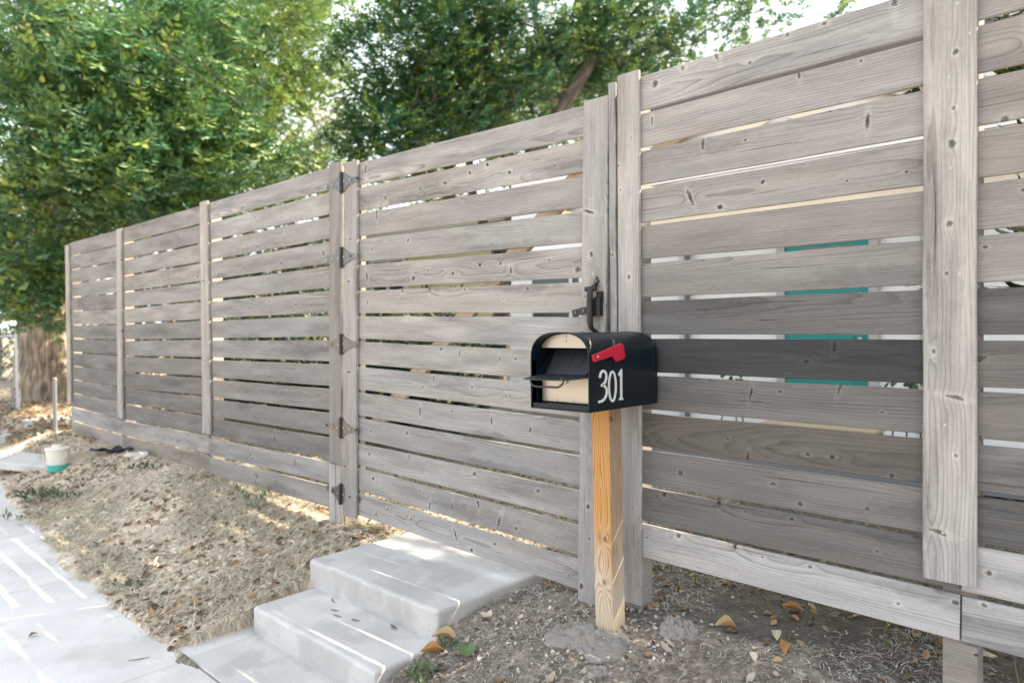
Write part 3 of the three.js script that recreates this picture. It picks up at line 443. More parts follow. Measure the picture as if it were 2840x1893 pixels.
{
  const h = group('olive_house', -14, 0, -9), wall = paint(0.60, 0.58, 0.36), white = paint(0.8, 0.79, 0.76), b = (name, x0, x1, y0, y1, z0, z1, m, p = h) => part(name, box(x0 + 14, x1 + 14, y0, y1, z0 + 9, z1 + 9), m, p);
  b('wall', -21, -8.6, 0, 3.95, -13, -9, wall); b('eave', -21.4, -8.2, 3.95, 4.12, -13.4, -8.35, paint(0.45, 0.44, 0.40));
  const g = extrude([[-8.4, 4.12], [-10.9, 5.0], [-13.4, 4.12]].reverse(), 13.0, 0); g.rotateY(-Math.PI / 2); g.translate(6.0, 0, 9); part('roof', g, paint(0.16, 0.12, 0.10, 0.9), h);
  for (const [x0, x1] of [[-18.2, -16.4], [-15.9, -14.6], [-10.6, -9.0]]) { const w = b('window', x0, x1, 1.9, 3.45, -9.02, -8.97, paint(0.05, 0.07, 0.06, 0.1)); for (const [a, c] of [[x0 - 0.13, x0], [x1, x1 + 0.13], [(x0 + x1) / 2 - 0.05, (x0 + x1) / 2 + 0.05]]) b('window_frame', a, c, 1.8, 3.55, -9.0, -8.94, white, w); b('window_frame', x0 - 0.13, x1 + 0.13, 3.452, 3.55, -9.0, -8.935, white, w); b('window_frame', x0 - 0.13, x1 + 0.13, 1.8, 1.898, -9.0, -8.935, white, w); }
  tag(h, 'olive yellow house with white window frames seen through the gate slats', 'house');
}
// porch furniture seen in slivers
{
  const bench = group('porch_bench', -2.25, 0.455, -4.0); for (let i = 0; i < 3; i++) part('seat_slat', box(-0.52, 0.47, 0.19, 0.225, -0.2 + i * 0.135, -0.075 + i * 0.135, 0.004), paint(0.42, 0.33, 0.22), bench);
  for (const x of [-0.46, 0.40]) for (const z of [-0.17, 0.15]) part('leg', box(x, x + 0.05, 0, 0.19, z, z + 0.05), paint(0.34, 0.26, 0.17), bench);
  tag(bench, 'low tan timber bench on the grey porch by the teal door', 'bench');
  const r = rng(77);
  for (const [x, z, lab] of [[-3.3, -4.4, 'potted plant on thin black legs left of the teal door'], [-1.66, -4.35, 'potted plant on thin black legs right of the teal door']]) {
    const p = group('potted_plant', x, 0.455, z), black = metalBlack;
    part('pot', boxUV(new THREE.LatheGeometry([[0, 0.24], [0.1, 0.24], [0.13, 0.44], [0.115, 0.44], [0.1, 0.42], [0, 0.42]].map(([a, b]) => new THREE.Vector2(a, b)), 20)), paint(0.62, 0.6, 0.56), p);
    for (let i = 0; i < 3; i++) { const t = i * 2.09 + 0.3; part('leg', tube([[0.1 * Math.cos(t), 0.27, 0.1 * Math.sin(t)], [0.16 * Math.cos(t), 0, 0.16 * Math.sin(t)]], [0.007, 0.007], 3, 6), black, p); }
    const L = []; for (let i = 0; i < 34; i++) { const t = r() * 6.28, e = 0.12 + r() * 0.2, y = 0.44 + r() * 0.28, g = new THREE.CircleGeometry(0.045, 6).scale(0.55, 1, 1); g.rotateX(r() * 1.2 - 1.2); g.rotateY(t); g.translate(e * 0.7 * Math.sin(t), y, e * 0.7 * Math.cos(t)); L.push(g); }
    part('foliage', merge(L), std({ color: C(0.045, 0.085, 0.03), roughness: 0.6, side: THREE.DoubleSide }), p);
    tag(p, lab, 'plant', 'porch plants');
  }
}

// ------------------------------------------------------------------ trees
const barkTex = dataTex(512, 512, (x, y, o) => { const u = x / 512 * 16, v = y / 512 * 16, ridge = 1 - Math.abs(vn((u + 0.6 * vn(u, v * 0.5, 2)) * 1.5, v * 0.28, 3)), n = fbm(u * 1.4, v * 0.9, 4, 4), g = 0.20 * (0.45 + 0.75 * ridge * ridge + 0.5 * n); o[0] = g * 1.12; o[1] = g * 0.95; o[2] = g * 0.78; }, true);
const barkBump = dataTex(512, 512, (x, y, o) => { const u = x / 512 * 16, v = y / 512 * 16, ridge = 1 - Math.abs(vn((u + 0.6 * vn(u, v * 0.5, 2)) * 1.5, v * 0.28, 3)); o[0] = o[1] = o[2] = clamp(ridge * ridge * 0.8 + 0.2 * fbm(u * 1.4, v * 0.9, 4, 4)); }, false);
barkTex.repeat.set(0.8, 0.5); barkBump.repeat.set(0.8, 0.5);
const bark = (r, g, b) => std({ map: barkTex, bumpMap: barkBump, bumpScale: 0.03, roughness: 1, color: C(r, g, b) });
const leafMat = (r, g, b, t = 0.5) => phys({ color: C(r, g, b), roughness: 0.45, transmission: t, thickness: 0, side: THREE.DoubleSide, specularIntensity: 0.8 });
function leaflet(len, wid, fold, curl) {   // folded along the midrib, base at the origin, tip towards +y
  const st = [[0, 0], [0.16, 0.62], [0.42, 1], [0.72, 0.66], [1, 0]], P = [], I = [];
  for (const [t, w] of st) { const y = t * len, z = -curl * t * t * len; P.push(-w * wid / 2, y, z + fold * w * wid / 2, 0, y, z, w * wid / 2, y, z + fold * w * wid / 2); }
  for (let i = 0; i < 4; i++) { const a = i * 3, b = a + 3; if (i > 0) I.push(a, a + 1, b, a + 1, a + 2, b + 2); if (i < 3) I.push(a + 1, b + 1, b, a + 1, b + 2, b + 1); else I.push(a, a + 1, b + 1, a + 1, a + 2, b + 1); if (i === 0) { } }
  const g = new THREE.BufferGeometry(); g.setAttribute('position', new THREE.Float32BufferAttribute(P, 3)); g.setIndex(I); g.computeVertexNormals(); return g.toNonIndexed();
}
function spray(seed, n, len, leafLen, leafWid, pairs = true) {   // a twig with leaves, drooping a little
  const r = rng(seed), list = [], m = new THREE.Matrix4(), q = new THREE.Quaternion(), e = new THREE.Euler();
  for (let i = 0; i < n; i++) {
    const t = (i + 0.6) / n, side = i === n - 1 ? 0 : i % 2 ? 1 : -1, g = leaflet(leafLen * (0.7 + 0.5 * r()) * (1 - 0.2 * t), leafWid * (0.8 + 0.4 * r()), 0.25 + 0.3 * r(), 0.15 + 0.3 * r());
    e.set((r() - 0.5) * 0.9 - 0.15, (r() - 0.5) * 0.9, -side * (0.75 + 0.45 * r()), 'XYZ'); q.setFromEuler(e); m.compose(new THREE.Vector3((r() - 0.5) * 0.012, len * t, -0.35 * len * t * t + (r() - 0.5) * 0.02), q, new THREE.Vector3(1, 1, 1)); g.applyMatrix4(m); list.push(g);
  }
  const tw = tube([[0, 0, 0], [0, len * 0.5, -0.09 * len], [0, len, -0.35 * len]], [0.0035, 0.0025, 0.001], 3, 3); tw.deleteAttribute('uv'); list.push(tw.toNonIndexed());
  return mergeGeometries(list);
}
const sprays = { big: [1, 2, 3].map((s) => spray(s, 11, 0.42, 0.15, 0.055)), mid: [4, 5, 6].map((s) => spray(s, 10, 0.30, 0.105, 0.048)), small: [7, 8, 9].map((s) => spray(s, 11, 0.26, 0.075, 0.045)), far: [10, 11, 12].map((s) => spray(s, 16, 0.62, 0.15, 0.075)) };
const DUMMY = new THREE.Object3D();
function foliage(parent, kind, lobes, count, mat, seed, tints, hole = 0.0, freq = 0.9) {
  const r = rng(seed), per = sprays[kind].map(() => []), wsum = []; let tot = 0; for (const l of lobes) { tot += (l[6] ?? 1) * Math.pow(l[3] * l[4] * l[5], 0.72); wsum.push(tot); }
  let tries = 0, made = 0;
  while (made < count && tries < count * 12) {
    tries++; const pick = r() * tot, l = lobes[wsum.findIndex((w) => pick <= w)], t = r() * 6.2832, c = r() * 2 - 1, s = Math.sqrt(1 - c * c), rad = Math.pow(r(), 0.42);
    const x = l[0] + l[3] * rad * s * Math.cos(t), y = l[1] + l[4] * rad * c, z = l[2] + l[5] * rad * s * Math.sin(t);
    const n = vn(x * freq + 5, y * freq + z * 0.61 * freq, seed & 31) * 0.35 + vn(x * freq * 2.6, z * freq * 2.1 + y * 2.4 * freq, (seed & 31) + 3) * 0.65; if (n < hole - 0.35 + 0.25 * r()) continue;
    DUMMY.position.set(x, y, z); const out = Math.atan2(x - l[0], z - l[2]); DUMMY.rotation.set(0.9 + r() * 1.5, out + (r() - 0.5) * 1.8, (r() - 0.5) * 1.3, 'YXZ'); DUMMY.scale.setScalar(0.7 + r() * 0.6); DUMMY.updateMatrix();
    const k = tints[Math.floor(Math.pow(r(), 1.3) * tints.length)], v = 0.8 + 0.4 * r(); per[Math.floor(r() * per.length)].push([DUMMY.matrix.clone(), C(k[0] * v, k[1] * v, k[2] * v)]); made++;
  }
  per.forEach((list, i) => { const im = new THREE.InstancedMesh(sprays[kind][i], mat, list.length); im.name = 'crown'; im.userData.kind = 'stuff'; list.forEach(([m, c], j) => { im.setMatrixAt(j, m); im.setColorAt(j, c); }); shadow(im); parent.add(im); });
}
function limbs(parent, mat, fork, lobes, n, seed, r0) {   // boughs from the fork out into the crown, with side twigs
  const r = rng(seed);
  for (let i = 0; i < n; i++) {
    const l = lobes[i % lobes.length], f = fork[Math.floor(r() * fork.length)], e = [l[0] + (r() - 0.5) * l[3] * 1.3, l[1] + (r() - 0.3) * l[4] * 0.9, l[2] + (r() - 0.5) * l[5] * 1.3], mid = [lerp(f[0], e[0], 0.5) + (r() - 0.5) * 0.6, lerp(f[1], e[1], 0.5) + r() * 0.4, lerp(f[2], e[2], 0.5) + (r() - 0.5) * 0.6];
    const list = [tube([f, mid, e], [r0, r0 * 0.55, r0 * 0.22, r0 * 0.06], 16, 7, 0.15, i)];
    for (let k = 0; k < 5; k++) { const t = 0.35 + 0.6 * r(), s = [lerp(mid[0], e[0], t), lerp(mid[1], e[1], t), lerp(mid[2], e[2], t)], q = [s[0] + (r() - 0.5) * 1.6, s[1] + (r() - 0.35) * 1.0, s[2] + (r() - 0.5) * 1.6]; list.push(tube([s, [lerp(s[0], q[0], 0.5), lerp(s[1], q[1], 0.5) + 0.1, lerp(s[2], q[2], 0.5)], q], [r0 * 0.28, r0 * 0.18, r0 * 0.05], 6, 5)); }
    part('limb', merge(list), mat, parent);
  }
}
const green = [[1, 1, 1], [0.75, 0.92, 0.9], [1.1, 1.1, 1], [1.5, 1.25, 0.9], [2.2, 1.5, 0.7]], deepSunlit = [[1, 1, 1], [0.75, 0.85, 0.85], [1.4, 1.1, 0.9], [2.8, 1.55, 0.75], [3.6, 1.8, 0.8]];  // last yellow tints of the dark set paint sunlight onto some leaves
function tree(name, label, o) {
  const t = group(name), b = bark(...(o.bark ?? [1, 1, 1]));
  part('trunk', tube(o.trunk, o.radii, 40, 18, 0.16, o.seed), b, t);
  for (const e of o.extra ?? []) part('limb', tube(e.pts, e.radii, 20, 9, 0.14, o.seed + 3), b, t);
  limbs(t, b, o.fork, o.lobes, o.limbs ?? 10, o.seed, o.limbR ?? 0.09);
  foliage(t, o.kind, o.lobes, o.count, leafMat(...o.leaf), o.seed, o.tints ?? green, o.hole, o.freq);
  tag(t, label, 'tree'); return t;
}
tree('shade_tree', 'huge broad trunked tree with long leaflets beyond the far end of the fence', {
  trunk: [[-17.3, 0.0, -1.55], [-17.25, 1.2, -1.55], [-17.05, 3.3, -1.55], [-16.6, 6.1, -1.5], [-16.6, 8.2, -1.3], [-16.9, 10, -1.1]], radii: [0.66, 0.47, 0.40, 0.36, 0.30, 0.2], seed: 11, kind: 'big', count: 5800, bark: [1.9, 1.8, 1.7], leaf: [0.165, 0.31, 0.155], limbs: 12, limbR: 0.07, hole: 0.14, freq: 1.3,
  fork: [[-17, 3.6, -1.55], [-16.7, 5.2, -1.5], [-16.6, 7, -1.4]],
  lobes: [[-15.13,6.56,-0.53,1.48,1.26,1.55,1],[-13.22,5.97,-1.35,1.46,1.24,1.53,1],[-12.75,5.51,-2.45,1.27,1.08,1.33,1],[-13.25,4.45,-0.61,1.28,1.09,1.34,1],[-12.81,4.26,-1.7,1.22,1.03,1.28,1.1],[-12.38,4.05,-2.78,0.89,0.75,0.93,1],[-14.38,3.02,-0.49,1.05,0.89,1.1,1.2],[-14.69,1.99,-0.86,0.58,0.49,0.61,1.3],[-13.13,5.06,-3.74,0.9,0.77,0.95,0.8],[-13.09,7.14,-3.12,1.07,0.91,1.12,0.8],[-13.82,7.77,-1.78,1.48,1.26,1.55,0.8],[-15.56,2.51,-1.42,0.56,0.47,0.58,1]] });
tree('leaning_tree', 'tall tree with a bare leaning brown trunk and pale yellow leaves', {
  trunk: [[-15.5, 0.0, -3.6], [-15.4, 2.2, -3.65], [-15.3, 4.1, -3.75], [-15.1, 6.15, -3.97], [-14.94, 7.54, -4.15], [-14.74, 8.23, -4.34], [-14.63, 9.2, -4.46], [-14.55, 10.2, -4.56]], radii: [0.30, 0.27, 0.25, 0.23, 0.215, 0.21, 0.19, 0.15], seed: 23, kind: 'mid', count: 3300, bark: [1.1, 0.95, 0.85], leaf: [0.22, 0.33, 0.15], limbs: 9, limbR: 0.06, hole: 0.2, freq: 1.2, tints: [[1, 1, 1], [1.4, 1.25, 0.9], [1.9, 1.6, 0.9], [0.9, 1, 0.8]],
  fork: [[-15.2, 5.2, -3.9], [-14.8, 8.0, -4.25], [-14.6, 9.4, -4.5]],
  lobes: [[-14.44,7.73,-5.3,1.52,1.29,1.59,1],[-13.74,5.9,-5.23,1.16,0.98,1.22,1],[-15.34,9.17,-5.17,1.57,1.33,1.64,0.9],[-14.51,9.05,-6.63,0.93,0.79,0.98,0.5],[-13.91,4.82,-5.06,0.85,0.72,0.89,1],[-14.18,5.61,-6.19,0.66,0.56,0.69,0.35]] });
tree('elm_tree', 'dense dark green tree with forked dark limbs rising behind the gate', {
  trunk: [[-9.3, 0.2, -6.9], [-9.05, 2.6, -7.05], [-8.75, 4.3, -7.1], [-8.2, 5.75, -7.7], [-7.98, 6.75, -8.3], [-8.0, 8.0, -8.9]], radii: [0.24, 0.19, 0.16, 0.145, 0.12, 0.07], seed: 37, kind: 'small', count: 7200, bark: [0.62, 0.6, 0.6], leaf: [0.064, 0.19, 0.09], limbs: 14, limbR: 0.045, hole: 0.17, tints: deepSunlit, freq: 1.4,
  extra: [{ pts: [[-9.05, 2.6, -7.05], [-9.5, 4.2, -6.6], [-9.42, 5.4, -6.5], [-9.3, 6.3, -6.6]], radii: [0.11, 0.085, 0.07, 0.04] }, { pts: [[-8.75, 4.3, -7.1], [-8.6, 5.6, -7.3], [-8.9, 6.4, -7.0]], radii: [0.08, 0.05, 0.03] }],
  fork: [[-8.75, 4.6, -7.1], [-8.2, 5.8, -7.7], [-7.98, 6.9, -8.3], [-9.4, 5.4, -6.5]],
  lobes: [[-9.64,6.13,-4.95,1.11,0.95,1.17,1.1],[-9.41,4.7,-4.46,0.77,0.65,0.81,1.2],[-9.25,6.83,-6.02,1.29,1.09,1.35,1.1],[-9.23,5.48,-5.73,0.95,0.81,1.0,1],[-8.69,7.16,-7.23,1.27,1.08,1.34,1],[-8.54,5.85,-6.66,0.77,0.66,0.81,0.8],[-8.05,7.51,-8.51,1.18,1.0,1.24,0.95],[-7.69,6.39,-8.82,0.76,0.65,0.8,0.8],[-7.03,7.5,-10.14,1.08,0.92,1.14,0.85],[-6.19,8.08,-11.62,0.97,0.83,1.02,0.75],[-5.39,8.45,-13.06,0.85,0.72,0.89,0.6],[-8.7,6.65,-8.3,0.85,0.72,0.9,0.7]] });
const BG = [[-21.1, 8.3, -10.7, 3.4, 'pale green tree far behind the sky gap between two crowns'], [-17.9, 8.0, -13.7, 3.6, 'sunlit yellow green tree far behind the forked elm limbs'], [-14.4, 8.6, -17.2, 3.6, 'sunlit olive tree far behind the gate latch post'], [-10.4, 9.2, -21, 3.4, 'pale olive tree far behind the white house'], [-26.1, 6.8, -6.1, 4.0, 'broad green tree far behind the huge trunk'], [-28.5, 4.2, -2.6, 3.6, 'low dark green tree far beyond the chain link fence'], [-31, 4.5, 4.5, 3.8, 'dark green tree across the far driveway'], [-25, 9.5, -9, 3.4, 'tall pale green tree far behind the leaning trunk']];
BG.forEach(([x, y, z, r, label], n) => {
  const seed = 51 + n, q = rng(seed), lobes = []; for (let i = 0; i < 8; i++) { const a = q() * 6.28, d = q() * r * 0.65; lobes.push([x + d * Math.cos(a), y + r * (q() - 0.62) * 1.1, z + d * Math.sin(a), r * (0.45 + 0.2 * q()), r * (0.36 + 0.16 * q()), r * (0.45 + 0.2 * q())]); }
  tree('background_tree', label, { trunk: [[x, 0, z], [x + 0.2, y * 0.45, z], [x - 0.1, y, z + 0.2]], radii: [0.34, 0.26, 0.14], seed, kind: 'far', count: n === 0 ? 500 : n === 3 ? 900 : 1500, leaf: [0.23, 0.30, 0.13], limbs: 5, limbR: 0.06, fork: [[x + 0.1, y * 0.5, z], [x, y * 0.8, z + 0.1]], lobes, hole: 0.12, freq: 0.8 }).userData.group = 'background trees';
});
// dark shrubs close behind the left fence and round the far end
[[-6.2, -2.3, 1.0, 1.5], [-7.7, -2.6, 1.1, 1.7], [-9.2, -2.4, 1.1, 1.6], [-10.8, -2.7, 1.2, 1.8], [-12.6, -3.2, 1.3, 1.9], [-19.6, -3.4, 1.5, 2.0], [-20.5, -0.6, 1.4, 1.7], [-21.5, 2.4, 1.6, 1.9], [-16.6, -6.4, 2.3, 5.2], [-21.0, -7.4, 2.7, 5.6], [-25.5, -6.6, 2.9, 5.8]].forEach(([x, z, r, h], i) => {
  const g = group('shrub', x, land(x, z), z), b = bark(0.6, 0.55, 0.5); for (let k = 0; k < 5; k++) { const t = k * 1.26 + i; part('stem', tube([[0, -0.05, 0], [0.2 * Math.cos(t), h * 0.4, 0.2 * Math.sin(t)], [0.5 * Math.cos(t), h * 0.8, 0.5 * Math.sin(t)]], [0.022, 0.015, 0.006], 8, 6), b, g); }
  foliage(g, 'mid', [[0, h * 0.62, 0, r, h * 0.42, r * 0.8], [r * 0.4, h * 0.35, 0.1, r * 0.8, h * 0.34, r * 0.6], [-r * 0.4, h * 0.32, 0, r * 0.8, h * 0.32, r * 0.6]], i > 7 ? 1900 : 620, leafMat(0.05, 0.1, 0.04), 200 + i, deepSunlit, -0.1, 1.2);
  if (i > 7) g.scale.y = 1.05;
  tag(g, [ 'dark shrub behind the fence panel next to the gate hinges', 'dark shrub behind the third post cover from the far end', 'dark shrub behind the middle of the left fence run', 'dark shrub behind the second post cover from the far end', 'dark shrub behind the farthest panel of the left fence','dark shrub behind the huge trunk', 'dark shrub left of the huge trunk behind the chain link', 'dark shrub at the left edge beyond the driveway', 'tall dark shrub behind the left fence nearest the olive house', 'tall dark shrub behind the olive house corner', 'tallest dark shrub far behind the left fence'][i], 'shrub', i < 5 ? 'shrubs behind the left fence' : 'shrubs by the driveway');
});
tree('canopy_tree', 'tall yard tree whose high crown shades the house and right fence', {
  trunk: [[4.6, 0.2, -8.2], [4.4, 3, -8.1], [4.0, 6, -7.8], [3.6, 8.5, -7.5]], radii: [0.34, 0.28, 0.22, 0.12], seed: 71, kind: 'mid', count: 5400, bark: [0.8, 0.75, 0.7], leaf: [0.085, 0.14, 0.04], limbs: 10, hole: 0.12, freq: 0.8,
  fork: [[4.2, 5, -7.9], [4.0, 6.4, -7.8], [3.7, 8, -7.6]],
  lobes: [[3.2, 8.8, -8.8, 1.7, 0.9, 1.4, 1.4], [4.6, 9.6, -9.0, 1.9, 1.1, 1.8], [2.0, 8.3, -7.6, 1.2, 0.7, 1.2, 1.2], [3.8, 8.4, -7.4, 1.5, 0.8, 1.2], [0.3, 9.2, -8.2, 1.2, 0.5, 1.3, 0.5], [1.0, 8.6, -7.2, 0.9, 0.4, 0.7, 0.5], [0.0, 8.6, -6.8, 0.9, 0.4, 0.7, 0.7], [-1.5, 9.4, -8.4, 1.3, 0.45, 1.3, 0.55], [-3.4, 9.6, -8.2, 1.1, 0.45, 1.2, 0.4]] });
// shrub leaning on the back of the right panel
{
  const s = group('leafy_shrub', 0.1, 0.33, -1.0); const b = bark(0.7, 0.65, 0.6); for (let i = 0; i < 6; i++) { const t = i * 1.05; part('stem', tube([[0, 0, 0], [0.25 * Math.cos(t), 1.0, 0.15 * Math.sin(t)], [0.75 * Math.cos(t), 1.9 + 0.2 * Math.sin(i * 3), 0.3 * Math.sin(t)]], [0.018, 0.012, 0.005], 10, 6), b, s); }
  foliage(s, 'mid', [[0.15, 1.75, 0.1, 0.85, 0.65, 0.42], [0.5, 1.0, 0.0, 0.6, 0.6, 0.35], [-0.25, 2.2, -0.1, 0.6, 0.35, 0.35]], 420, leafMat(0.03, 0.065, 0.018), 61, deepSunlit, 0.05, 1.6);
  tag(s, 'dark glossy shrub showing through the slats at the right edge', 'shrub');
}

// ------------------------------------------------------------------ ground cover: dry grass, shreds, fallen leaves
function blade(seed, len, wid) { const r = rng(seed), N = 4, P = [], I = [], b = 0.6 + r() * 1.2, tw = (r() - 0.5) * 1.5; for (let i = 0; i <= N; i++) { const t = i / N, w = wid * (1 - t * 0.85) / 2, y = len * (t - 0.28 * b * t * t), z = len * 0.45 * b * t * t, x = len * 0.12 * tw * t * t; P.push(x - w, y, z, x + w, y, z); } for (let i = 0; i < N; i++) { const a = i * 2; I.push(a, a + 1, a + 2, a + 1, a + 3, a + 2); } const g = new THREE.BufferGeometry(); g.setAttribute('position', new THREE.Float32BufferAttribute(P, 3)); g.setIndex(I); g.computeVertexNormals(); return g; }
function deadLeaf(seed, len) { const r = rng(seed), g = new THREE.PlaneGeometry(len * 0.55, len, 4, 6), p = g.attributes.position, c1 = 2 + r() * 5, c2 = (r() - 0.3) * 5, tw = (r() - 0.5) * 8; for (let i = 0; i < p.count; i++) { let x = p.getX(i), y = p.getY(i); const t = y / len + 0.5, w = Math.pow(Math.sin(Math.PI * clamp(t * 0.94 + 0.03)), 0.75) * (1 - 0.25 * t); x *= w; const q = x / len; p.setXYZ(i, x, y, len * (c1 * q * q + c2 * 0.25 * (t - 0.5) * (t - 0.5) + tw * 0.15 * q * (t - 0.5) + 0.03 * vn(x * 300, y * 300 + seed, 3))); } g.rotateX(-Math.PI / 2); g.computeVertexNormals(); return g; }
function scatter(name, geos, mat, n, seed, place, tints, label, category, flat = 0.35, size = [0.7, 1.4], lie) {
  const r = rng(seed), per = geos.map(() => []), root = group(name); let tries = 0, made = 0;
  while (made < n && tries++ < n * 8) { const p = place(r); if (!p) continue; made++; DUMMY.position.set(p[0], p[2] ?? land(p[0], p[1]) + 0.004, p[1]); DUMMY.rotation.set((lie ?? 0) + (r() - 0.5) * 2 * flat, r() * 6.283, (r() - 0.5) * 2 * flat, 'YXZ'); DUMMY.scale.setScalar(lerp(size[0], size[1], r())); DUMMY.updateMatrix(); const k = tints[Math.floor(r() * tints.length)], v = 0.75 + 0.5 * r(); per[Math.floor(r() * geos.length)].push([DUMMY.matrix.clone(), C(k[0] * v, k[1] * v, k[2] * v)]); }
  per.forEach((list, i) => { const im = new THREE.InstancedMesh(geos[i], mat, list.length); im.name = 'cover'; list.forEach(([m, c], j) => { im.setMatrixAt(j, m); im.setColorAt(j, c); }); shadow(im); root.add(im); });
  tag(root, label, category, null, 'stuff'); return root;
}
const dryMat = phys({ color: C(1, 1, 1), roughness: 0.9, side: THREE.DoubleSide, transmission: 0.25, thickness: 0, specularIntensity: 0.2 });
const blades = [1, 2, 3, 4, 5].map((s) => blade(s, 0.06 + s * 0.014, 0.0040)), shreds = [11, 12, 13].map((s) => blade(s, 0.05, 0.0035)), dead = [21, 22, 23, 24, 25].map((s) => deadLeaf(s, 0.055));
const verge = [[0.15, 0.105, 0.07], [0.66, 0.58, 0.47], [0.60, 0.52, 0.41], [0.50, 0.41, 0.30], [0.70, 0.64, 0.53], [0.32, 0.22, 0.14], [0.44, 0.31, 0.18], [0.26, 0.2, 0.15]], straw = [[0.72, 0.64, 0.50], [0.62, 0.54, 0.42], [0.80, 0.73, 0.60], [0.44, 0.37, 0.28], [0.40, 0.42, 0.30]], ash = [[0.46, 0.43, 0.38], [0.34, 0.32, 0.28], [0.58, 0.55, 0.48], [0.22, 0.2, 0.17]], rust = [[0.34, 0.20, 0.10], [0.42, 0.29, 0.16], [0.26, 0.17, 0.10], [0.5, 0.4, 0.26], [0.38, 0.30, 0.2], [0.2, 0.15, 0.1]];
const edgeAt = (x) => along(EDGE, x);
const onVerge = (x, z) => z > 0.0 && z < edgeAt(x) + 0.03 && !(x > -3.5 && x < -2.34);
scatter('dry_grass', blades, dryMat, 64000, 301, (r) => { const x = -9.9 + 6.45 * Math.pow(r(), 0.75), z = -0.1 + r() * 1.35; if (z > edgeAt(x) + 0.06 * vn(x * 6, 2, 3) || x > -3.47) return null; const bald = fbm(x * 1.4, z * 1.4, 51, 3); return bald < -0.08 + 0.3 * smooth(0.4, 0.05, z) && r() < 0.82 ? null : [x, z]; }, straw, 'matted dry straw grass on the bank left of the steps', 'grass', 0.42, [0.35, 1.3], 1.22);
scatter('grass_shreds', shreds, dryMat, 26000, 302, (r) => { const x = -2.4 + 2.9 * r(), z = -0.9 + 2.1 * r(); const n = fbm(x * 1.6, z * 1.6, 52, 3); return n < -0.06 - 0.2 * r() || z > 1.18 || (x > -1.95 && x < -1.45 && z > 0.05 && z < 0.45 && r() < 0.35) || (x < -2.38 && z > -0.45) ? null : [x, z]; }, ash, 'grey shredded dry grass on the dark soil right of the steps', 'grass', 0.35, [0.4, 1.3], 1.25);
scatter('leaf_litter', dead, dryMat, 3600, 303, (r) => { const x = -10.2 + 10.6 * r(), z = -0.05 + 1.28 * r(); return onVerge(x, z) && (x < -3 || r() < 0.22) && fbm(x * 1.1, z * 1.1, 53, 3) > -0.2 + 0.5 * (r() - 0.5) ? [x, z] : null; }, verge, 'small curled brown fallen leaves strewn along the front of the fence', 'leaves', 0.8, [0.15, 1.2]);
scatter('yard_litter', dead, dryMat, 9000, 304, (r) => { const x = -11 + 13 * r(), z = -0.05 - 4.2 * Math.pow(r(), 1.4); return (x > -3.5 && x < -2.35 && z > -0.45) || (x > -1.6 && z > -0.5 && r() < 0.75) ? null : [x, z]; }, rust, 'brown leaf litter covering the yard behind the fence', 'leaves', 0.5, [0.3, 0.95]);
scatter('path_litter', dead, dryMat, 3500, 305, (r) => { const x = -19 + 8.5 * r(), z = -3.2 + 3.6 * r(); return [x, z, (x < -11.4 && x > -17.4 ? 0.18 : land(x, z)) + 0.02]; }, [...rust, [0.55, 0.47, 0.33]], 'pale fallen leaves around the far driveway', 'leaves', 0.5, [0.8, 2.0]);
scatter('yard_grass', blades, dryMat, 9000, 306, (r) => [-10 + 10 * r(), -0.3 - 2.6 * r()], [[0.16, 0.17, 0.06], [0.3, 0.26, 0.14], [0.11, 0.15, 0.045]], 'thin green and straw grass in the yard behind the fence', 'grass', 0.7, [0.7, 1.4]);

{
  const stone = [1, 2, 3].map((q) => { const g = new THREE.IcosahedronGeometry(0.008, 1), p = g.attributes.position; for (let i = 0; i < p.count; i++) { const k = 1 + 0.35 * vn(p.getX(i) * 190 + q * 9, p.getZ(i) * 190 + p.getY(i) * 130, q); p.setXYZ(i, p.getX(i) * k * 1.25, p.getY(i) * k * 0.7, p.getZ(i) * k); } g.computeVertexNormals(); return g; });
  scatter('pebbles', stone, std({ color: C(1, 1, 1), roughness: 0.95 }), 2600, 307, (r) => { const near = r() < 0.25, x = near ? -1.68 + (r() + r() - 1) * 0.55 : -10 + 10.6 * r(), z = near ? 0.26 + (r() + r() - 1) * 0.4 : -0.7 + 1.8 * r(); return z > edgeAt(x) - 0.02 || (x > -3.5 && x < -2.34 && z > -0.45) ? null : [x, z]; }, [[0.30, 0.27, 0.23], [0.40, 0.38, 0.35], [0.2, 0.17, 0.14], [0.5, 0.47, 0.42], [0.13, 0.1, 0.08]], 'small pebbles and soil crumbs scattered on the bank', 'pebbles', 1.5, [0.2, 0.95]);
}
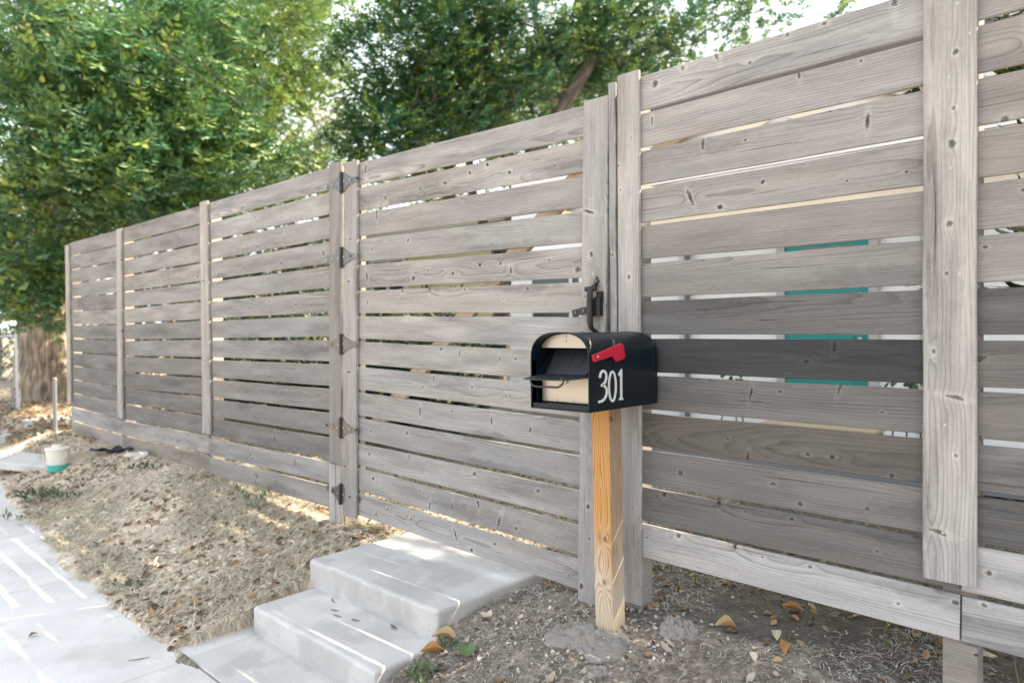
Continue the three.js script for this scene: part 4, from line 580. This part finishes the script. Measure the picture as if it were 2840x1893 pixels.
// ------------------------------------------------------------------ single leaves and twigs worth a look
const leafMats = { green: phys({ color: C(0.10, 0.17, 0.06), roughness: 0.5, side: THREE.DoubleSide }), tan: phys({ color: C(0.42, 0.29, 0.15), roughness: 0.75, side: THREE.DoubleSide }), orange: phys({ color: C(0.40, 0.20, 0.07), roughness: 0.7, side: THREE.DoubleSide }), pale: phys({ color: C(0.50, 0.50, 0.36), roughness: 0.6, side: THREE.DoubleSide }), brown: phys({ color: C(0.20, 0.12, 0.07), roughness: 0.8, side: THREE.DoubleSide }) };
[['green', -2.13, 0.55, 0.11, 0.9, 'big green leaf lying on the soil below the steps'], ['pale', -1.10, -0.14, 0.075, 0.4, 'pale olive leaf on the grey shreds at the bottom edge'], ['orange', -1.16, -0.45, 0.085, 1.8, 'curled orange leaf in the shade under the pale skirt board'], ['tan', -1.28, -0.07, 0.09, 2.4, 'tan curled leaf left of the pale olive leaf'], ['orange', -1.03, -0.06, 0.085, 0.2, 'rust leaf at the bottom edge by the pale olive leaf'], ['orange', -0.79, -0.6, 0.08, 1.2, 'small orange leaf far under the skirt board joint'], ['pale', -0.47, -0.48, 0.07, 1.5, 'pale leaf right of the bare fence post foot'], ['tan', -2.33, 0.50, 0.12, 2.2, 'long yellow tan leaf against the corner of the lower step'], ['orange', -2.30, 0.60, 0.10, 2.6, 'folded brown orange leaf beside the lower step'], ['pale', -4.17, 1.0, 0.07, 0.6, 'bleached oval leaf in the straw near the pavement'], ['orange', -3.86, 0.96, 0.075, 1.4, 'brown orange leaf in the straw near the pavement'], ['tan', -2.52, -0.02, 0.06, 1.0, 'tan leaf beside the back corner of the landing'], ['brown', -1.95, 0.72, 0.07, 0.3, 'dark brown leaf on the bare soil below the mailbox']].forEach(([m, x, z, len, a, label], i) => {
  const g = deadLeaf(40 + i, len); if (m === 'green') g.scale(1.45, 0.5, 1); const o = top('fallen_leaf', g, leafMats[m]); o.position.set(x, land(x, z) + 0.014, z); o.rotation.set(0.1, a, 0.12, 'YXZ'); tag(o, label, 'leaf', 'single fallen leaves');
});
[[-4.23, 1.62, 0.003, 0.05, 0.5, 'curled brown leaf alone on the pavement slab']].forEach(([x, z, y, len, a, label]) => { const o = top('fallen_leaf', deadLeaf(66, len), leafMats.brown); o.position.set(x, y + 0.01, z); o.rotation.y = a; tag(o, label, 'leaf', 'single fallen leaves'); });
[[-3.05, 0.60, 0.145, 0.05, 0.3, 'short dark twig on the lower step, nearest its left end'], [-2.98, 0.63, 0.145, 0.06, 0.1, 'thick dark twig on the lower step below the left twig'], [-2.87, 0.60, 0.145, 0.05, 0.25, 'thin dark twig in the middle of the lower step'], [-2.66, 0.53, 0.145, 0.055, -0.2, 'brown seed pod on the lower step against the riser'], [-3.17, 0.53, 0.145, 0.08, -0.5, 'long thin stalk at the back of the lower step'], [-3.55, 1.35, 0.002, 0.09, 1.1, 'thin bent twig on the pavement beside the bank']].forEach(([x, z, y, len, a, label], i) => {
  const r = i === 3 ? 0.007 : 0.003; const o = top('twig', tube([[-len / 2, r, 0], [0, r * 1.6, len * 0.08], [len / 2, r, -len * 0.05]], [r * 0.5, r, r * 0.4], 10, 6, 0.3, i), paint(0.13, 0.10, 0.075, 0.9)); o.position.set(x, y, z); o.rotation.y = a; tag(o, label, 'twig');
});
// weeds
function weed(name, x, z, n, h, spread, mat, label, seed) { const r = rng(seed), L = []; for (let i = 0; i < n; i++) { const g = leaflet(h * (0.5 + 0.6 * r()), h * 0.22, 0.3, 0.5); g.rotateX(-0.2 - r() * 1.1); g.rotateY(r() * 6.28); g.translate((r() - 0.5) * spread, r() * h * 0.25, (r() - 0.5) * spread); L.push(g); } const o = group(name, x, land(x, z), z); part('leaves', mergeGeometries(L), mat, o); part('stem', tube([[0, -0.01, 0], [0.005, h * 0.3, 0], [0, h * 0.45, 0.01]], [0.004, 0.003, 0.001], 4, 5), mat, o); tag(o, label, 'weed', 'green weeds on the bank'); return o; }
const weedMat = leafMat(0.05, 0.095, 0.035, 0.3), grassMat = leafMat(0.13, 0.17, 0.08, 0.3);
weed('weed', -7.42, 0.80, 90, 0.10, 0.42, weedMat, 'largest dark green weed clump, nearest the white bucket', 401); weed('weed', -7.02, 0.72, 70, 0.085, 0.36, weedMat, 'dark green weed clump just right of the largest one', 402); weed('weed', -6.62, 0.22, 55, 0.08, 0.28, weedMat, 'dark green weed clump closest to the fence', 403); weed('weed', -6.95, 1.03, 60, 0.07, 0.34, grassMat, 'grey green tuft spilling over the pavement edge', 404); weed('weed', -4.5, 1.03, 40, 0.06, 0.22, weedMat, 'low dark green tuft halfway down the bank near the pavement', 405); weed('weed', -2.22, 0.72, 45, 0.07, 0.16, grassMat, 'grey green tuft at the right corner of the lower step', 406); weed('weed', -2.25, 0.52, 16, 0.05, 0.08, weedMat, 'tiny green sprig beside the landing', 407); weed('weed', -10.6, 0.2, 40, 0.08, 0.3, weedMat, 'green weed by the far end of the fence', 408);
{
  const f = group('flowering_weed', -4.75, land(-4.75, 0.16), 0.16), m = leafMat(0.20, 0.26, 0.17, 0.3), L = [], r = rng(9), st = [];
  for (let i = 0; i < 5; i++) { const a = i * 1.3, q = [0.22 * Math.cos(a), 0.12 + 0.05 * r(), 0.16 * Math.sin(a)]; st.push(tube([[0, 0, 0], [q[0] * 0.5, q[1] * 0.8, q[2] * 0.5], q], [0.003, 0.0025, 0.001], 8, 5)); for (let k = 0; k < 6; k++) { const t = 0.3 + k * 0.13, g = leaflet(0.05, 0.018, 0.3, 0.3); g.rotateX(0.8); g.rotateY(a + (k % 2 ? 1 : -1)); g.translate(q[0] * t, q[1] * t + 0.02, q[2] * t); L.push(g); } }
  part('stem', merge(st), m, f); part('leaves', mergeGeometries(L), m, f); const pet = []; for (let k = 0; k < 6; k++) { const g = leaflet(0.024, 0.016, 0.2, 0.1); g.rotateX(0.5); g.rotateY(k * 1.047); pet.push(g); } const fl = part('flower', mergeGeometries(pet), leafMat(0.50, 0.42, 0.66, 0.3), f); fl.position.set(-0.2, 0.16, 0.02);
  tag(f, 'silvery weed with one lavender flower on the bank by the gate post', 'flower');
}
// bucket, slab, rag, stone, pipe and chain link at the far end
{
  const bx = -8.1, bz = 0.54, b = group('bucket', bx, land(bx, bz) - 0.012, bz), lathe = (p, m, n) => part(n, boxUV(new THREE.LatheGeometry(p.map(([x, y]) => new THREE.Vector2(x, y)), 40)), m, b), cream = phys({ color: C(0.72, 0.70, 0.60), roughness: 0.45 }), tl = phys({ color: C(0.06, 0.42, 0.38), roughness: 0.45 });
  lathe([[0, 0], [0.083, 0], [0.087, 0.004], [0.0935, 0.072]], tl, 'teal_base'); lathe([[0.0935, 0.072], [0.104, 0.185], [0.106, 0.19], [0.106, 0.196], [0.1035, 0.2], [0.1035, 0.215]], cream, 'tub');
  lathe([[0.1035, 0.213], [0.112, 0.213], [0.113, 0.218], [0.113, 0.232], [0.109, 0.238], [0.05, 0.242], [0.048, 0.258], [0.044, 0.262], [0, 0.262]], cream, 'lid');
  const h = part('bail_handle', tube(Array.from({ length: 13 }, (_, i) => { const t = i / 12 * Math.PI; return [0.108 * Math.cos(t), 0.185 - 0.095 * Math.sin(t), 0.045 + 0.075 * Math.sin(t)]; }), [0.0032, 0.0032], 30, 7), paint(0.75, 0.75, 0.72, 0.4), b); h.rotation.y = 0.9;
  tag(b, 'small cream lidded bucket with a teal base on the bank', 'bucket');
  const s = top('paving_slab', box(-0.45, 0.45, -0.03, 0.055, -0.2, 0.2, 0.012), concreteMat(0.95)); s.position.set(-8.95, land(-8.95, 0.55) + 0.0, 0.55); s.rotation.set(0.08, 0.42, -0.05); tag(s, 'pale concrete paving slab lying beside the cream bucket', 'slab');
  const rag = new THREE.PlaneGeometry(0.42, 0.16, 30, 12), p = rag.attributes.position; for (let i = 0; i < p.count; i++) { const x = p.getX(i), y = p.getY(i); p.setXYZ(i, x, y * (1 + 0.3 * vn(x * 12, 4, 5)), 0.035 * (vn(x * 14, y * 22, 6) + 0.6)); } rag.rotateX(-Math.PI / 2); rag.computeVertexNormals();
  const rg = top('dark_rag', rag, phys({ color: C(0.02, 0.025, 0.035), roughness: 0.9, side: THREE.DoubleSide })); rg.position.set(-7.75, land(-7.75, 0.14) + 0.012, 0.14); rg.rotation.y = 0.75; tag(rg, 'crumpled dark rag on the bank below the fence', 'rag');
  const st = new THREE.IcosahedronGeometry(0.11, 3), q = st.attributes.position; for (let i = 0; i < q.count; i++) { const k = 1 + 0.3 * vn(q.getX(i) * 14, q.getZ(i) * 14 + q.getY(i) * 9, 7); q.setXYZ(i, q.getX(i) * k * 1.4, q.getY(i) * k * 0.35, q.getZ(i) * k); } st.computeVertexNormals(); const so = top('flat_stone', boxUV(st), concreteMat(0.95, 0.03)); so.position.set(-7.2, land(-7.2, 0.1) + 0.01, 0.1); tag(so, 'flat pale stone beside the dark rag', 'stone');
  const pipe = top('metal_stake', boxUV(mergeGeometries([new THREE.CylinderGeometry(0.024, 0.024, 0.72, 14), new THREE.SphereGeometry(0.024, 12, 6).translate(0, 0.36, 0)].map((g) => g.toNonIndexed()))), std({ color: C(0.22, 0.225, 0.23), metalness: 0.5, roughness: 0.6 })); pipe.position.set(-9.95, land(-9.95, 0.1) + 0.30, 0.1); tag(pipe, 'short grey metal stake at the far end of the slat fence', 'stake');
  const cl = group('chain_link_fence', -15.6, 0.1, -0.7), galv = std({ color: C(0.55, 0.56, 0.57), metalness: 0.7, roughness: 0.45 }); const dir = new THREE.Vector2(-0.55, 0.84);
  for (let i = 0; i < 3; i++) { const m = part('post', boxUV(new THREE.CylinderGeometry(0.04, 0.04, 1.5, 12)), galv, cl); m.position.set(dir.x * i * 2.4, 0.75, dir.y * i * 2.4); const cp = part('post_cap', boxUV(new THREE.SphereGeometry(0.047, 12, 8)), galv, m); cp.position.y = 0.75; }
  part('top_rail', tube([[0, 1.42, 0], [dir.x * 5, 1.42, dir.y * 5]], [0.025, 0.025], 2, 8), galv, cl);
  const w = []; for (let i = -14; i < 50; i++) for (const s of [1, -1]) { const a = i * 0.1, b = a + s * 1.35; const c0 = clamp(a, 0, 4.8), c1 = clamp(b, 0, 4.8); if (Math.abs(c1 - c0) < 0.05) continue; const y0 = 0.05 + (c0 - a) / (b - a) * 1.35, y1 = 0.05 + (c1 - a) / (b - a) * 1.35; w.push(tube([[dir.x * c0, y0, dir.y * c0], [dir.x * c1, y1, dir.y * c1]], [0.005, 0.005], 1, 4)); }
  const wm = part('wire_mesh', merge(w), galv, cl); wm.userData.kind = 'stuff'; tag(cl, 'galvanised chain link fence by the huge trunk at the left edge', 'fence');
}
// overhead cables crossing in front of the trees
[[[-9.2, 6.2, 0.8], [-8.75, 5.45, -0.3], [-8.78, 4.7, -1.6], [-8.95, 3.8, -3.3], [-9.2, 3.4, -4.6], 'black overhead cable sloping across the left trees'], [[-10.3, 6.6, 0.9], [-9.75, 5.75, -0.1], [-9.9, 5.2, -1.6], [-10.2, 4.6, -3.4], [-10.5, 4.35, -4.6], 'thin grey overhead cable above the black one']].forEach((a, i) => { const label = a.pop(); tag(top('overhead_cable', tube(a, [0.006, 0.006], 40, 6), paint(i ? 0.06 : 0.015, i ? 0.06 : 0.015, i ? 0.06 : 0.015, 0.9)), label, 'cable'); });
renderer.render(scene, camera);
